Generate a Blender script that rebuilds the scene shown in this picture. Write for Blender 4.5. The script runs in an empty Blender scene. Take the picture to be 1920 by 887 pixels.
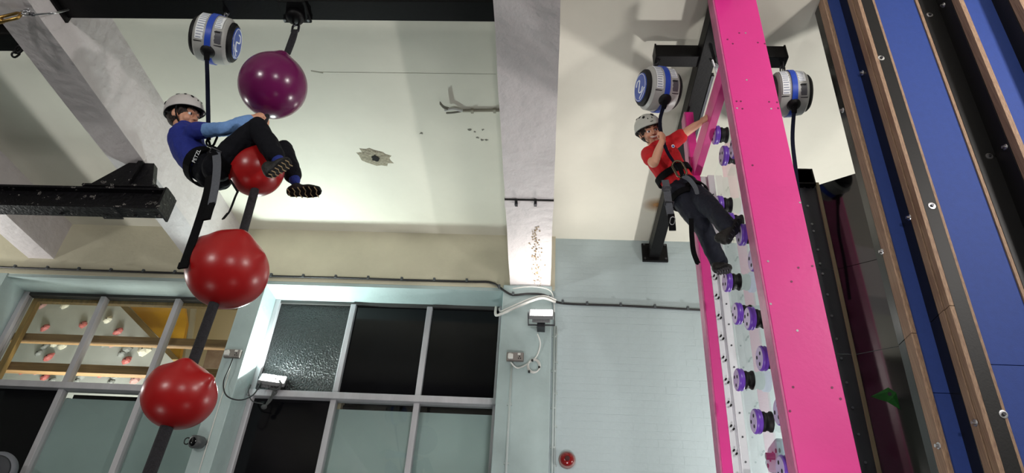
import bpy, bmesh, math, random
from mathutils import Vector, Matrix, noise
random.seed(4)
SC = bpy.context.scene
COL = SC.collection
V = Vector

# ------------------------------------------------------------------ camera
FPX = 1250.0                                    # focal length in pixels of the 1920 wide frame
_up = V((111, 1796, -1250)).normalized()        # world up, seen from the camera
_dp = V((43, -872.6, -1250)); _dp = (_dp - _up * _dp.dot(_up)).normalized()
_rt = _dp.cross(_up)
RW = Matrix((_rt, _dp, _up))                    # camera space -> world space
CAM = V((0, 0, 1.6))
cd = bpy.data.cameras.new('camera'); cd.sensor_width = 36; cd.lens = FPX / 1920 * 36
cam = bpy.data.objects.new('camera', cd); COL.objects.link(cam)
cam.matrix_world = Matrix.Translation(CAM) @ RW.to_4x4()
cd.clip_start = 0.05; cd.clip_end = 100
SC.camera = cam

# ------------------------------------------------------------------ light and exposure
SC.view_settings.view_transform = 'Standard'
SC.view_settings.look = 'None'
SC.view_settings.gamma = 1
SC.view_settings.use_curve_mapping = False
SC.view_settings.exposure = 0.0
W = bpy.data.worlds.new('dark'); SC.world = W; W.use_nodes = True
W.node_tree.nodes['Background'].inputs[0].default_value = (0.6, 0.65, 0.7, 1)
W.node_tree.nodes['Background'].inputs[1].default_value = 0.02
# (position, aim, watts, colour, size) of the floodlights of the hall and two added low fills; the fixtures are built further down
FLOODS = {
    'window': (V((-2.80, 6.45, 4.22)), V((-2.2, 4.4, 6.6)), 52, (0.86, 1.0, 0.95), 0.20),
    'pillar': (V((-0.035, 5.97, 4.83)), V((-0.06, 5.20, 5.45)), 5.2, (1.0, 0.93, 0.85), 0.18),
    'side':   (V((3.75, 0.55, 4.55)), V((1.0, 3.3, 5.2)), 95, (1.0, 0.95, 0.90), 0.25),
    'rear_l': (V((-4.2, -3.6, 3.6)), V((-1.5, 3.2, 4.0)), 130, (1.0, 0.97, 0.93), 0.45),
    'rear_r': (V((1.9, -3.6, 3.4)), V((0.8, 3.4, 4.2)), 85, (1.0, 0.97, 0.94), 0.45),
    'low_fill_mid': (V((0.35, 2.2, 0.5)), V((0.75, 6.2, 4.1)), 19, (1.0, 0.97, 0.95), 0.3),  # unseen low flood, added to brighten the brick wall
    'low_fill_left': (V((-2.9, 2.4, 0.5)), V((-2.6, 6.2, 4.1)), 6, (1.0, 0.98, 0.95), 0.3),  # second unseen fill, added for the window wall
    'far_left': (V((-7.3, 5.9, 4.25)), V((-5.0, 4.6, 6.2)), 42, (1.0, 0.98, 0.93), 0.2),
    'behind': (V((2.95, 5.5, 2.6)), V((2.1, 4.6, 6.0)), 90, (1.0, 0.96, 0.92), 0.22),
}
def flood_light(key):
    p, a, w, c, s = FLOODS[key]
    d = bpy.data.lights.new('flood_beam', 'AREA'); d.energy = w; d.color = c; d.shape = 'RECTANGLE'
    d.size = s; d.size_y = s * 0.7
    if key.startswith('low'): d.spread = math.radians(85)      # added fill floods kept narrow, off the beam undersides
    o = bpy.data.objects.new('flood_beam', d); COL.objects.link(o)
    dr = (a - p).normalized()
    o.location = p + dr * 0.012
    o.rotation_euler = dr.to_track_quat('-Z', 'Y').to_euler()
    return o
for _k in FLOODS: flood_light(_k)
_d = bpy.data.lights.new('next_room_lamp', 'AREA'); _d.energy = 120; _d.shape = 'RECTANGLE'; _d.size = 1.6; _d.size_y = .4; _d.color = (1, .97, .9)
_o = bpy.data.objects.new('next_room_lamp', _d); COL.objects.link(_o); _o.location = (-4.9, 7.15, 3.0)
_o.rotation_euler = (math.pi - .29, 0, 0)

# ------------------------------------------------------------------ pixel to space helpers (frame 1920 x 887)
def ray(px, py): return RW @ V(((px - 960) / FPX, -(py - 443.5) / FPX, -1))
def _on(px, py, i, v):
    r = ray(px, py); return CAM + r * ((v - CAM[i]) / r[i])
def at(px, py, Y): return _on(px, py, 1, Y)
def atx(px, py, X): return _on(px, py, 0, X)
def atz(px, py, Z): return _on(px, py, 2, Z)
LEAN = 0.09                                     # overhang of the climbing walls: they come forward as they rise
def lean(x, y, z): return V((x, y + LEAN * (5.6 - z), z))
def atl(px, py, Y0):
    r = ray(px, py); n = V((0, 1, LEAN)); return CAM + r * ((Y0 + LEAN * 5.6 - n.dot(CAM)) / n.dot(r))

# ------------------------------------------------------------------ materials
def srgb(h):
    h = h.lstrip('#'); c = [int(h[i:i + 2], 16) / 255 for i in (0, 2, 4)]
    return tuple(x / 12.92 if x < 0.04045 else ((x + 0.055) / 1.055) ** 2.4 for x in c)
MATS = {}
def mat(name, col, rough=0.6, metal=0.0, var=0.0, scale=6.0, bump=0.0, bscale=40.0, spec=0.5, col2=None, coat=0.0, emit=None, stretch=None, fleck=None):
    if name in MATS: return MATS[name]
    m = bpy.data.materials.new(name); m.use_nodes = True; nt = m.node_tree; N = nt.nodes; b = N['Principled BSDF']
    c = srgb(col) if isinstance(col, str) else col
    b.inputs['Base Color'].default_value = (*c, 1); b.inputs['Roughness'].default_value = rough
    b.inputs['Metallic'].default_value = metal; b.inputs['Specular IOR Level'].default_value = spec
    b.inputs['Coat Weight'].default_value = coat
    tc = N.new('ShaderNodeTexCoord'); src = tc.outputs['Object']
    if stretch:
        mp = N.new('ShaderNodeMapping'); mp.inputs['Scale'].default_value = stretch
        nt.links.new(src, mp.inputs[0]); src = mp.outputs[0]
    if var > 0 or col2:
        n = N.new('ShaderNodeTexNoise'); n.inputs['Scale'].default_value = scale; n.inputs['Detail'].default_value = 6
        n.inputs['Roughness'].default_value = 0.62
        nt.links.new(src, n.inputs['Vector'])
        r = N.new('ShaderNodeValToRGB'); r.color_ramp.elements[0].position = 0.32; r.color_ramp.elements[1].position = 0.68
        a = srgb(col2) if col2 else tuple(x * (1 - var) for x in c)
        r.color_ramp.elements[0].color = (*a, 1); r.color_ramp.elements[1].color = (*c, 1)
        if fleck:
            for ps, cc in ((.63, c), (.64, srgb(fleck)), (.652, srgb(fleck))):
                el = r.color_ramp.elements.new(ps); el.color = (*cc, 1)
        nt.links.new(n.outputs['Fac'], r.inputs[0]); nt.links.new(r.outputs[0], b.inputs['Base Color'])
    if bump > 0:
        n = N.new('ShaderNodeTexNoise'); n.inputs['Scale'].default_value = bscale; n.inputs['Detail'].default_value = 5
        nt.links.new(src, n.inputs['Vector'])
        bp = N.new('ShaderNodeBump'); bp.inputs['Strength'].default_value = bump; bp.inputs['Distance'].default_value = 0.02
        nt.links.new(n.outputs['Fac'], bp.inputs['Height']); nt.links.new(bp.outputs[0], b.inputs['Normal'])
    if emit:
        b.inputs['Emission Color'].default_value = (*emit[0], 1); b.inputs['Emission Strength'].default_value = emit[1]
    MATS[name] = m; return m
def clear(name, tint, ior=1.5, rough=0.0, gloss=1.0):
    if name in MATS: return MATS[name]
    m = bpy.data.materials.new(name); m.use_nodes = True; nt = m.node_tree; N = nt.nodes
    N.remove(N['Principled BSDF'])
    t = N.new('ShaderNodeBsdfTransparent'); t.inputs[0].default_value = (*tint, 1)
    g = N.new('ShaderNodeBsdfGlossy'); g.inputs['Roughness'].default_value = rough; g.inputs[0].default_value = (gloss, gloss, gloss, 1)
    f = N.new('ShaderNodeFresnel'); f.inputs['IOR'].default_value = ior
    x = N.new('ShaderNodeMixShader')
    gm = N.new('ShaderNodeNewGeometry'); iv = N.new('ShaderNodeMath'); iv.operation = 'SUBTRACT'; iv.inputs[0].default_value = 1     # only the outer face of a sheet mirrors
    nt.links.new(gm.outputs['Backfacing'], iv.inputs[1]); ml = N.new('ShaderNodeMath'); ml.operation = 'MULTIPLY'
    nt.links.new(f.outputs[0], ml.inputs[0]); nt.links.new(iv.outputs[0], ml.inputs[1]); nt.links.new(ml.outputs[0], x.inputs[0])
    nt.links.new(t.outputs[0], x.inputs[1]); nt.links.new(g.outputs[0], x.inputs[2])
    nt.links.new(x.outputs[0], N['Material Output'].inputs[0]); MATS[name] = m; return m

M_ceil = mat('ceiling paint', '#dbd9cc', 0.7, var=0.07, scale=1.6, bump=0.12, bscale=9)
M_beam = mat('beam paint', '#cdc7c8', 0.6, var=0.10, scale=3, bump=0.8, bscale=11)
M_lint = mat('lintel paint', '#c9c4ae', 0.7, var=0.10, scale=3, bump=0.15, bscale=20)
M_teal = mat('pale teal paint', '#b3c2c5', 0.55, var=0.08, scale=2.2, bump=0.15, bscale=30)
M_teal2 = mat('teal pillar paint', '#aabcbc', 0.5, var=0.10, scale=4, bump=0.2, bscale=18)
M_wood_w = mat('white window timber', '#b9b8bd', 0.5, var=0.18, scale=9, bump=0.15, bscale=30, stretch=(1, 1, .15))
M_black = mat('black steel', '#060507', 0.5, var=0.3, scale=10, bump=0.06, bscale=60, spec=0.2)
M_chipblack = mat('chipped black steel', '#0d0b11', 0.5, col2='#070608', scale=16, bump=0.4, bscale=30, spec=0.25, fleck='#8f8a86')
M_pink = mat('pink ply paint', '#cf2c84', 0.42, var=0.06, scale=4, bump=0.05, bscale=30)
M_pink_e = mat('pink ply edge', '#b75a86', 0.38, var=0.25, scale=14, bump=0.1, bscale=40)
M_blue = mat('blue felt board', '#1f3a80', 0.75, var=0.10, scale=30, bump=0.10, bscale=250)
M_olive = mat('black film ply', '#161510', 0.22, var=0.2, scale=6, bump=0.02, bscale=60)
M_blackply = mat('black ply face', '#0d0c0d', 0.55, var=0.25, scale=8, bump=0.05, bscale=90, spec=0.3)
M_ply = mat('plywood edge', '#a0856b', 0.7, col2='#6c5143', scale=5, bump=0.2, bscale=30, stretch=(60, 60, 0.8))
M_steel = mat('bright steel', '#c9c9cc', 0.28, metal=1.0)
M_dsteel = mat('dull steel', '#55555a', 0.4, metal=0.9, var=.3, scale=20)
M_alu = mat('aluminium rail', '#dcdde2', 0.35, metal=0.35, var=0.08, scale=8)
M_dark = mat('dark hole', '#050505', 0.9)
M_rubk = mat('black rubber', '#0c0b0e', 0.6, spec=0.3, bump=0.1, bscale=120)
M_purp = mat('violet plastic', '#6a3fb0', 0.35, var=0.08, scale=10)
M_flange = mat('pale flange face', '#b9a6cf', 0.45, var=0.15, scale=12)
M_red = mat('red vinyl', '#a51517', 0.32, var=0.12, scale=5, bump=0.02, bscale=40)
M_purpball = mat('plum vinyl', '#6a1450', 0.24, var=0.10, scale=5, bump=0.02, bscale=40)
M_web = mat('black webbing', '#0a0a0d', 0.85, spec=0.15, bump=0.5, bscale=220)
M_webn = mat('navy webbing', '#0c1024', 0.8, spec=0.15, bump=0.4, bscale=220)
M_webg = mat('grey webbing', '#5d6068', 0.8, var=0.15, scale=60, bump=0.4, bscale=220)
M_grey = mat('grey belay casing', '#a9a9a6', 0.4, var=0.05, scale=10)
M_bluep = mat('bright blue plastic', '#2448b4', 0.35)
M_bdisc = mat('blue badge', '#2e4ea6', 0.35)
M_white = mat('white print', '#e8ebee', 0.5)
M_print = mat('grey print', '#8b93a6', 0.6)
M_glassdark = mat('dark night glass', '#0b0b0f', 0.12, var=0.3, scale=3, spec=0.25)
M_glassspk = mat('textured night glass', '#060809', 0.10, bump=1.0, bscale=48, spec=0.7)
M_board = mat('grey-green board behind glass', '#a0b2b2', 0.35, var=0.10, scale=2, spec=0.4)
M_glass = clear('clear glass', (0.93, 0.95, 0.94), 1.45)
M_acr = clear('acrylic sheet', (0.93, 0.95, 0.95), 1.95)
M_timber = mat('pine batten', '#96764a', 0.6, col2='#6d512f', scale=5, bump=0.2, bscale=20, stretch=(.3, 6, 6))
M_yel = mat('yellow climbing panel', '#e0a92c', 0.55, var=0.12, scale=8, bump=0.05)
M_wallw = mat('white climbing panel', '#b9bdb8', 0.6, var=0.1, scale=4, bump=0.05)
M_cream = mat('cream plaster', '#cfc2a3', 0.8, var=0.06, scale=4)
M_skin = mat('skin', '#d9a083', 0.5, var=0.08, scale=25)
M_lip = mat('lips', '#bf776c', 0.5)
M_hair = mat('brown hair', '#2c1d15', 0.6, var=0.4, scale=60, bump=0.5, bscale=120)
M_helm = mat('white helmet shell', '#c9c4c2', 0.35, var=0.06, scale=14)
M_helm2 = mat('grey-white helmet shell', '#b9bab2', 0.35, var=0.06, scale=14)
M_navyT = mat('royal blue jersey', '#1b2a86', 0.85, var=0.15, scale=30, bump=0.35, bscale=28)
M_skyT = mat('sky blue sleeve', '#6f97cf', 0.85, var=0.12, scale=30, bump=0.35, bscale=30)
M_redT = mat('red jersey', '#c8141f', 0.85, var=0.12, scale=30, bump=0.35, bscale=26)
M_trou = mat('navy-black trousers', '#0c0d15', 0.85, spec=0.2, var=0.2, scale=30, bump=0.45, bscale=24)
M_trou2 = mat('navy trousers', '#171a28', 0.75, spec=0.3, var=0.25, scale=26, bump=0.5, bscale=22)
M_sock = mat('blue sock', '#1c2d7c', 0.9, bump=0.4, bscale=120)
M_shoe = mat('black shoe', '#15120f', 0.6, var=0.3, scale=40, bump=0.3, bscale=80)
M_tan = mat('tan tread', '#a08a68', 0.7, var=0.2, scale=30)
M_redp = mat('red lens', '#7c0e10', 0.2)
M_plasw = mat('white plastic', '#d9d9d4', 0.45)
M_brass = mat('brass', '#a8874e', 0.3, metal=1.0)
M_glow = mat('flood glass', '#ffffff', 0.3, emit=((1, .97, .92), 26))

# ------------------------------------------------------------------ mesh building
class MB:
    def __init__(s): s.v = []; s.f = []
    def add(s, vs, fs):
        o = len(s.v); s.v += [V(p) for p in vs]; s.f += [tuple(i + o for i in f) for f in fs]; return s
    def hexa(s, p):      # 8 points: 0-3 bottom loop, 4-7 top loop
        return s.add(p, [(3, 2, 1, 0), (4, 5, 6, 7), (0, 1, 5, 4), (1, 2, 6, 5), (2, 3, 7, 6), (3, 0, 4, 7)])
    def box(s, a, b):
        (x0, y0, z0), (x1, y1, z1) = [[f(p, q) for p, q in zip(a, b)] for f in (min, max)]
        return s.hexa([(x0, y0, z0), (x1, y0, z0), (x1, y1, z0), (x0, y1, z0), (x0, y0, z1), (x1, y0, z1), (x1, y1, z1), (x0, y1, z1)])
    def lbox(s, x0, x1, y0, y1, z0, z1):     # box of the leaning walls
        return s.hexa([lean(*p) for p in [(x0, y0, z0), (x1, y0, z0), (x1, y1, z0), (x0, y1, z0), (x0, y0, z1), (x1, y0, z1), (x1, y1, z1), (x0, y1, z1)]])
    def prism(s, loop, off):
        n = len(loop); off = V(off); lo = [V(p) for p in loop]
        return s.add(lo + [p + off for p in lo], [tuple(range(n))[::-1], tuple(range(n, 2 * n))] + [(i, (i + 1) % n, n + (i + 1) % n, n + i) for i in range(n)])
    def lathe(s, prof, o, ax, seg=24, close=True):      # prof: (along axis, radius)
        o = V(o); ax = V(ax).normalized(); u = ax.orthogonal().normalized(); w = ax.cross(u); b = len(s.v); n = len(prof)
        for h, r in prof:
            for i in range(seg):
                t = 2 * math.pi * i / seg; s.v.append(o + ax * h + (u * math.cos(t) + w * math.sin(t)) * r)
        for j in range(n - 1):
            for i in range(seg):
                k = (i + 1) % seg; s.f.append((b + j * seg + i, b + j * seg + k, b + (j + 1) * seg + k, b + (j + 1) * seg + i))
        if close:
            s.f.append(tuple(b + i for i in range(seg))[::-1]); s.f.append(tuple(b + (n - 1) * seg + i for i in range(seg)))
        return s
    def cyl(s, a, b, r, r2=None, seg=16):
        a = V(a); b = V(b); return s.lathe([(0, r), ((b - a).length, r if r2 is None else r2)], a, b - a, seg)
    def ell(s, c, rad, axes=None, seg=20, rings=12):
        c = V(c); ax = axes or (V((1, 0, 0)), V((0, 1, 0)), V((0, 0, 1))); b = len(s.v)
        s.v.append(c - ax[2] * rad[2])
        for j in range(1, rings):
            p = -math.pi / 2 + math.pi * j / rings
            for i in range(seg):
                t = 2 * math.pi * i / seg
                s.v.append(c + ax[0] * (rad[0] * math.cos(p) * math.cos(t)) + ax[1] * (rad[1] * math.cos(p) * math.sin(t)) + ax[2] * (rad[2] * math.sin(p)))
        s.v.append(c + ax[2] * rad[2]); e = len(s.v) - 1
        for i in range(seg):
            k = (i + 1) % seg
            s.f.append((b, b + 1 + k, b + 1 + i)); s.f.append((e, e - seg + i, e - seg + k))
            for j in range(rings - 2):
                q = b + 1 + j * seg; s.f.append((q + i, q + k, q + seg + k, q + seg + i))
        return s
    def tube(s, pts, rad, seg=12, closed=False, side=None, cap=True):
        """swept tube; rad is a number, a list, or a list of (a, b): a along `side`, b across it"""
        P = [V(p) for p in pts]; n = len(P)
        R = list(rad) if isinstance(rad, (list, tuple)) else [rad] * n
        R = [(r, r) if not isinstance(r, (list, tuple)) else r for r in R]
        T = []
        for i in range(n):
            if closed: t = P[(i + 1) % n] - P[i - 1]
            else: t = P[min(i + 1, n - 1)] - P[max(i - 1, 0)]
            T.append(t.normalized())
        u = V(side) if side is not None else T[0].orthogonal()
        rings = []
        if cap and not closed:        # round ends
            def ext(i, sg):
                out = []
                for q in (0.95, 0.75, 0.4):
                    c = math.sqrt(1 - q * q); m = min(R[i]); out.append((P[i] + T[i] * sg * q * m, T[i], (R[i][0] * c, R[i][1] * c)))
                return out
            L = ext(0, -1) + [(P[i], T[i], R[i]) for i in range(n)] + ext(n - 1, 1)[::-1]
        else: L = [(P[i], T[i], R[i]) for i in range(n)]
        b = len(s.v)
        for p, t, r in L:
            a = V(side) if side is not None else u
            u = (a - t * a.dot(t))
            u = u.normalized() if u.length > 1e-5 else t.orthogonal().normalized()
            w = t.cross(u)
            for i in range(seg):
                q = 2 * math.pi * i / seg; s.v.append(p + u * (math.cos(q) * r[0]) + w * (math.sin(q) * r[1]))
        m = len(L)
        for j in range(m if closed else m - 1):
            j2 = (j + 1) % m
            for i in range(seg):
                k = (i + 1) % seg; s.f.append((b + j * seg + i, b + j * seg + k, b + j2 * seg + k, b + j2 * seg + i))
        if not closed:
            s.f.append(tuple(b + i for i in range(seg))[::-1]); s.f.append(tuple(b + (m - 1) * seg + i for i in range(seg)))
        return s
    def ribbon(s, pts, width, thick, side, closed=False):
        """flat strap: width along `side` (one vector or one per point)"""
        P = [V(p) for p in pts]; n = len(P); b = len(s.v)
        for i in range(n):
            t = (P[(i + 1) % n] - P[i - 1]) if closed else (P[min(i + 1, n - 1)] - P[max(i - 1, 0)])
            t.normalize(); sd = V(side[i]) if isinstance(side, list) else V(side)
            a = (sd - t * sd.dot(t)).normalized(); w = t.cross(a)
            for x, y in ((-1, -1), (1, -1), (1, 1), (-1, 1)): s.v.append(P[i] + a * (x * width / 2) + w * (y * thick / 2))
        for j in range(n if closed else n - 1):
            j2 = (j + 1) % n
            for i in range(4):
                k = (i + 1) % 4; s.f.append((b + j * 4 + i, b + j * 4 + k, b + j2 * 4 + k, b + j2 * 4 + i))
        if not closed:
            s.f.append((b + 3, b + 2, b + 1, b)); s.f.append(tuple(b + (n - 1) * 4 + i for i in range(4)))
        return s
    def mesh(s, name, m, off=None, smooth=False):
        me = bpy.data.meshes.new(name); off = V(off) if off else V((0, 0, 0))
        me.from_pydata([tuple(p - off) for p in s.v], [], s.f); me.materials.append(m)
        bm = bmesh.new(); bm.from_mesh(me); bmesh.ops.recalc_face_normals(bm, faces=bm.faces); bm.to_mesh(me); bm.free()
        if smooth: me.polygons.foreach_set('use_smooth', [True] * len(me.polygons))
        me.update(); return me
    def build(s, name, m, parent=None, smooth=False, bevel=0.0, off=None, label=None, seg=2):
        # vertices are in world space unless `off` says they are already local
        if off is None: off = parent_origin(parent)
        o = bpy.data.objects.new(name, s.mesh(name, m, off, smooth)); COL.objects.link(o)
        if parent: o.parent = parent
        if bevel > 0:
            md = o.modifiers.new('bevel', 'BEVEL'); md.width = bevel; md.segments = seg; md.limit_method = 'ANGLE'; md.angle_limit = math.radians(35)
            md.harden_normals = False
        if label: o['label'] = label
        return o
def parent_origin(p):
    o = V((0, 0, 0))
    while p: o += p.location; p = p.parent
    return o
def smooth_angle(o, ang=40):
    me = o.data; bm = bmesh.new(); bm.from_mesh(me)
    for f in bm.faces: f.smooth = True
    for e in bm.edges:
        if len(e.link_faces) == 2 and e.calc_face_angle(0) > math.radians(ang): e.smooth = False
    bm.to_mesh(me); bm.free(); return o
def empty(name, loc, label=None, cat=None, group=None):
    o = bpy.data.objects.new(name, None); COL.objects.link(o); o.location = loc; o.empty_display_size = .1
    return tag(o, label, cat, group)
def tag(o, label=None, cat=None, group=None, kind=None):
    if label: o['label'] = label
    if cat: o['category'] = cat
    if group: o['group'] = group
    if kind: o['kind'] = kind
    return o
def struct(o, label=None): o['kind'] = 'structure'; tag(o, label); return o
def copy_tree(o, parent=None):
    c = o.copy(); COL.objects.link(c); c.parent = parent
    for ch in list(o.children): copy_tree(ch, c)
    return c
def crv(pts, n=8, closed=False):             # Catmull-Rom through the points
    P = [V(p) for p in pts]; out = []; m = len(P)
    for i in range(m if closed else m - 1):
        if closed: a, b, c, d = P[i - 1], P[i], P[(i + 1) % m], P[(i + 2) % m]
        else: a, b, c, d = P[max(i - 1, 0)], P[i], P[i + 1], P[min(i + 2, m - 1)]
        for k in range(n):
            t = k / n; out.append(0.5 * ((2 * b) + (c - a) * t + (2 * a - 5 * b + 4 * c - d) * t * t + (3 * b - a - 3 * c + d) * t ** 3))
    if not closed: out.append(P[-1])
    return out
def lerpn(vals, n):                           # resample a list of radii the way crv samples points
    out = []
    for i in range(len(vals) - 1):
        for k in range(n):
            t = k / n; t = t * t * (3 - 2 * t); a, b = vals[i], vals[i + 1]
            out.append(tuple(x + (y - x) * t for x, y in zip(a, b)) if isinstance(a, tuple) else a + (b - a) * t)
    out.append(vals[-1]); return out
def limb(mb, pts, rad, n=5, side=None, seg=16): return mb.tube(crv(pts, n), lerpn(rad, n), seg, side=side)
def fuse(name, mb, m, parent, voxel=0.006, it=4, label=None, wrinkle=0.0, wfreq=14.0):
    """melts overlapping shapes into one continuous surface"""
    tmp = bpy.data.objects.new('tmp', mb.mesh('tmp', m)); COL.objects.link(tmp)
    r = tmp.modifiers.new('r', 'REMESH'); r.mode = 'VOXEL'; r.voxel_size = voxel
    if it: sm = tmp.modifiers.new('s', 'SMOOTH'); sm.iterations = it; sm.factor = 0.5
    dg = bpy.context.evaluated_depsgraph_get(); me = bpy.data.meshes.new_from_object(tmp.evaluated_get(dg))
    bpy.data.objects.remove(tmp)
    off = parent_origin(parent); nv = len(me.vertices)
    nrm = [v.normal.copy() for v in me.vertices]
    for i, v in enumerate(me.vertices):
        p = v.co
        if wrinkle:
            q = p * wfreq; d = noise.noise(q) + 0.6 * noise.noise(V((q.x * 2.3 + 7, q.y * 2.3, q.z * 1.2)))
            p = p + nrm[i] * d * wrinkle
        v.co = p - off
    me.name = name; me.materials.clear(); me.materials.append(m)
    me.polygons.foreach_set('use_smooth', [True] * len(me.polygons))
    o = bpy.data.objects.new(name, me); COL.objects.link(o); o.parent = parent
    if label: o['label'] = label
    return o
def chain_link(mb, c, t, s, L=0.05, w=0.028, r=0.005):      # oval link along t, lying in the plane of t and s
    c = V(c); t = V(t).normalized(); s = V(s); s = (s - t * s.dot(t)).normalized()
    pts = []
    for i in range(16):
        a = 2 * math.pi * i / 16; x = math.cos(a) * w / 2; y = math.sin(a) * w / 2
        pts.append(c + s * x + t * (y + (L / 2 - w / 2) * (1 if math.sin(a) > 0 else -1)))
    return mb.tube(pts, r, 6, closed=True)

# ================================================================== THE SETTING
ZC = 5.93; YW = 6.2
struct(MB().box((-9, -5, -.1), (5, 6.2, 0)).build('floor', mat('matting', '#4a4d52', .8, var=.1)), 'dark grey floor matting of the climbing hall')
ceil = struct(MB().box((-9, -5, ZC), (5, 6.66, ZC + .15)).build('ceiling', M_ceil), 'off-white painted concrete ceiling with cracks')
M_hall = mat('hall wall paint', '#aeb4ae', .7, var=.06, scale=2)
struct(MB().box((-9.15, -5, 0), (-9, 6.2, ZC)).build('wall_left', M_hall), 'pale painted side wall of the hall')
struct(MB().box((5, -5, 0), (5.15, 6.9, ZC)).build('wall_right', M_hall), 'pale painted side wall behind the climbing columns')
struct(MB().box((-9, -5.15, 0), (5, -5, ZC)).build('wall_front', M_hall), 'pale painted wall opposite the windows')
wb = struct(empty('wall_back', (-3, YW, 0)), 'window wall with beige band above teal pillars')
MB().box((-9, YW, 5.24), (.1, 6.66, ZC)).build('lintel_band', M_lint, wb, label='beige painted band above the windows')
MB().box((-9, YW + .004, 5.2), (-.45, 6.66, 5.24)).build('lintel_soffit', M_teal2, wb)
MB().box((-9, YW, 0), (-6.02, 6.66, 5.24)).build('pier', M_teal2, wb)
MB().box((-3.28, YW, 0), (-3.05, 6.66, 5.24)).build('pier', M_teal2, wb, bevel=.006)
MB().box((-6.02, YW, 0), (-3.28, 6.66, 2.2)).build('sill_wall', M_teal2, wb)
MB().box((-3.05, YW, 0), (-.45, 6.66, 2.2)).build('sill_wall', M_teal2, wb)
MB().box((-.45, YW - .05, 0), (.07, 6.9, 5.25)).build('pier', M_teal2, wb, bevel=.008)
# painted brickwork right of the pier: every brick a shallow block
wr = struct(empty('wall_brick', (.07, 6.235, 0)), 'pale teal painted brick wall below the ceiling')
MB().box((.07, 6.2372, 0), (5, 6.9, ZC)).build('mortar', M_teal, wr)
bw, bh, gp = .225, .075, .0022
bk = MB().box((0, 0, 0), (bw - gp, .02, bh - gp)).mesh('brick', M_teal)
nb = 0
for r in range(36):
    for c in range(8):
        x0 = .075 + (c + (.5 if r % 2 else 0)) * bw
        o = bpy.data.objects.new('brick', bk); COL.objects.link(o); o.parent = wr
        o.location = (x0 - .07, random.uniform(.0004, .0016), 3.22 + r * bh); nb += 1
# ---- concrete beams
def concrete(name, x0, x1, z0, y0, y1, label):
    n = 40; mb = MB(); b = []
    for i in range(n + 1):
        y = y0 + (y1 - y0) * i / n
        j = [random.uniform(-.003, .003) for _ in range(4)]
        b.append([(x0 + j[0], y, ZC + .02), (x0 + j[0], y, z0 + j[1]), (x1 + j[2], y, z0 + j[3]), (x1 + j[2], y, ZC + .02)])
    vs = [p for q in b for p in q]; fs = []
    for i in range(n):
        for k in range(3): fs.append((i * 4 + k, i * 4 + k + 1, i * 4 + 5 + k, i * 4 + 4 + k))
    fs += [(0, 1, 2, 3), (n * 4 + 3, n * 4 + 2, n * 4 + 1, n * 4)]
    mb.add(vs, fs); o = mb.build(name, M_beam); return struct(o, label)
cb = concrete('ceiling_beam', -.38, .05, 5.25, -4.9, YW + .02, 'grey-white concrete ceiling beam with bolted joint above the pillar lamp')
lb = concrete('ceiling_beam', -3.84, -3.53, 5.30, -4.9, YW + .02, 'concrete ceiling beam beside the helmeted child in blue')
concrete('ceiling_beam', -5.88, -5.58, 5.445, -4.9, YW + .02, 'shallow concrete ceiling beam at the far left')
concrete('ceiling_beam', 3.6, 3.95, 5.3, -4.9, YW + .02, 'concrete ceiling beam beyond the blue columns')
p = atz(995, 382, 5.25)
jp = MB().box((-.385, p.y - .05, 5.238), (.056, p.y + .06, 5.262)).build('joint_plate', M_beam, cb, bevel=.004)
MB().box((-.383, p.y - .066, 5.244), (.054, p.y - .05, 5.262)).build('joint_crack', M_dark, cb)
for px in (968, 1004):
    q = atz(px, 380, 5.238); MB().cyl(q, q - V((0, 0, .028)), .014, seg=8).build('bolt', M_dsteel, cb)
    MB().box(q + V((-.012, -.05, -.006)), q + V((.012, .05, .004))).build('slot', M_dark, cb)
pt_ = MB()
for i in range(130):
    t = random.random(); px = 1002 + random.gauss(0, 5) + t * 6; py = 425 + t * 112
    q = atz(px, py, 5.2465); rr = random.uniform(.003, .011)
    n0 = 6; pt_.prism([q + V((math.cos(6.283 * k / n0) * rr * random.uniform(.6, 1.2), math.sin(6.283 * k / n0) * rr * random.uniform(.6, 1.4), 0)) for k in range(n0)], (0, 0, -.002))
o = pt_.build('peeling_paint', mat('peeled paint', '#b09a78', .9, col2='#7f6d55', scale=30), cb); o['kind'] = 'stuff'
# ---- broken patch and cracks in the ceiling
def blob(c, rx, ry, n, jit, nrm=V((0, 0, -1)), rot=0):
    out = []
    for i in range(n):
        a = 2 * math.pi * i / n; k = 1 + random.uniform(-jit, jit)
        x, y = math.cos(a) * rx * k, math.sin(a) * ry * k
        out.append(c + V((x * math.cos(rot) - y * math.sin(rot), x * math.sin(rot) + y * math.cos(rot), 0)))
    return out
hc = atz(704, 294, ZC)
lip = blob(hc, .17, .12, 22, .18, rot=.3); rim = blob(hc + V((0, 0, -.012)), .10, .075, 22, .2, rot=.3)
MB().add([*lip, *rim, hc + V((0, 0, -.006))], [(i, (i + 1) % 22, 22 + (i + 1) % 22, 22 + i) for i in range(22)] + [(22 + i, 22 + (i + 1) % 22, 44) for i in range(22)]).build(
    'broken_plaster', mat('broken plaster', '#b3ad98', .9, col2='#7d7768', scale=40, bump=1.0, bscale=60), ceil, label='broken patch of plaster around a hole')
MB().prism(blob(hc + V((-.0, .01, -.017)), .035, .04, 12, .25), (0, 0, .006)).build('hole', M_dark, ceil)
for (a, b_, w) in (((583, 133), (606, 137), .012), ((590, 135), (930, 139), .0012)):
    p, q = atz(*a, ZC - .001), atz(*b_, ZC - .001); m_ = (p + q) / 2; d = (q - p)
    MB().ribbon([p, m_, q], w, .002, V((0, 1, 0))).build('crack', mat('crack', '#a3a294', .9), ceil)
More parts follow.
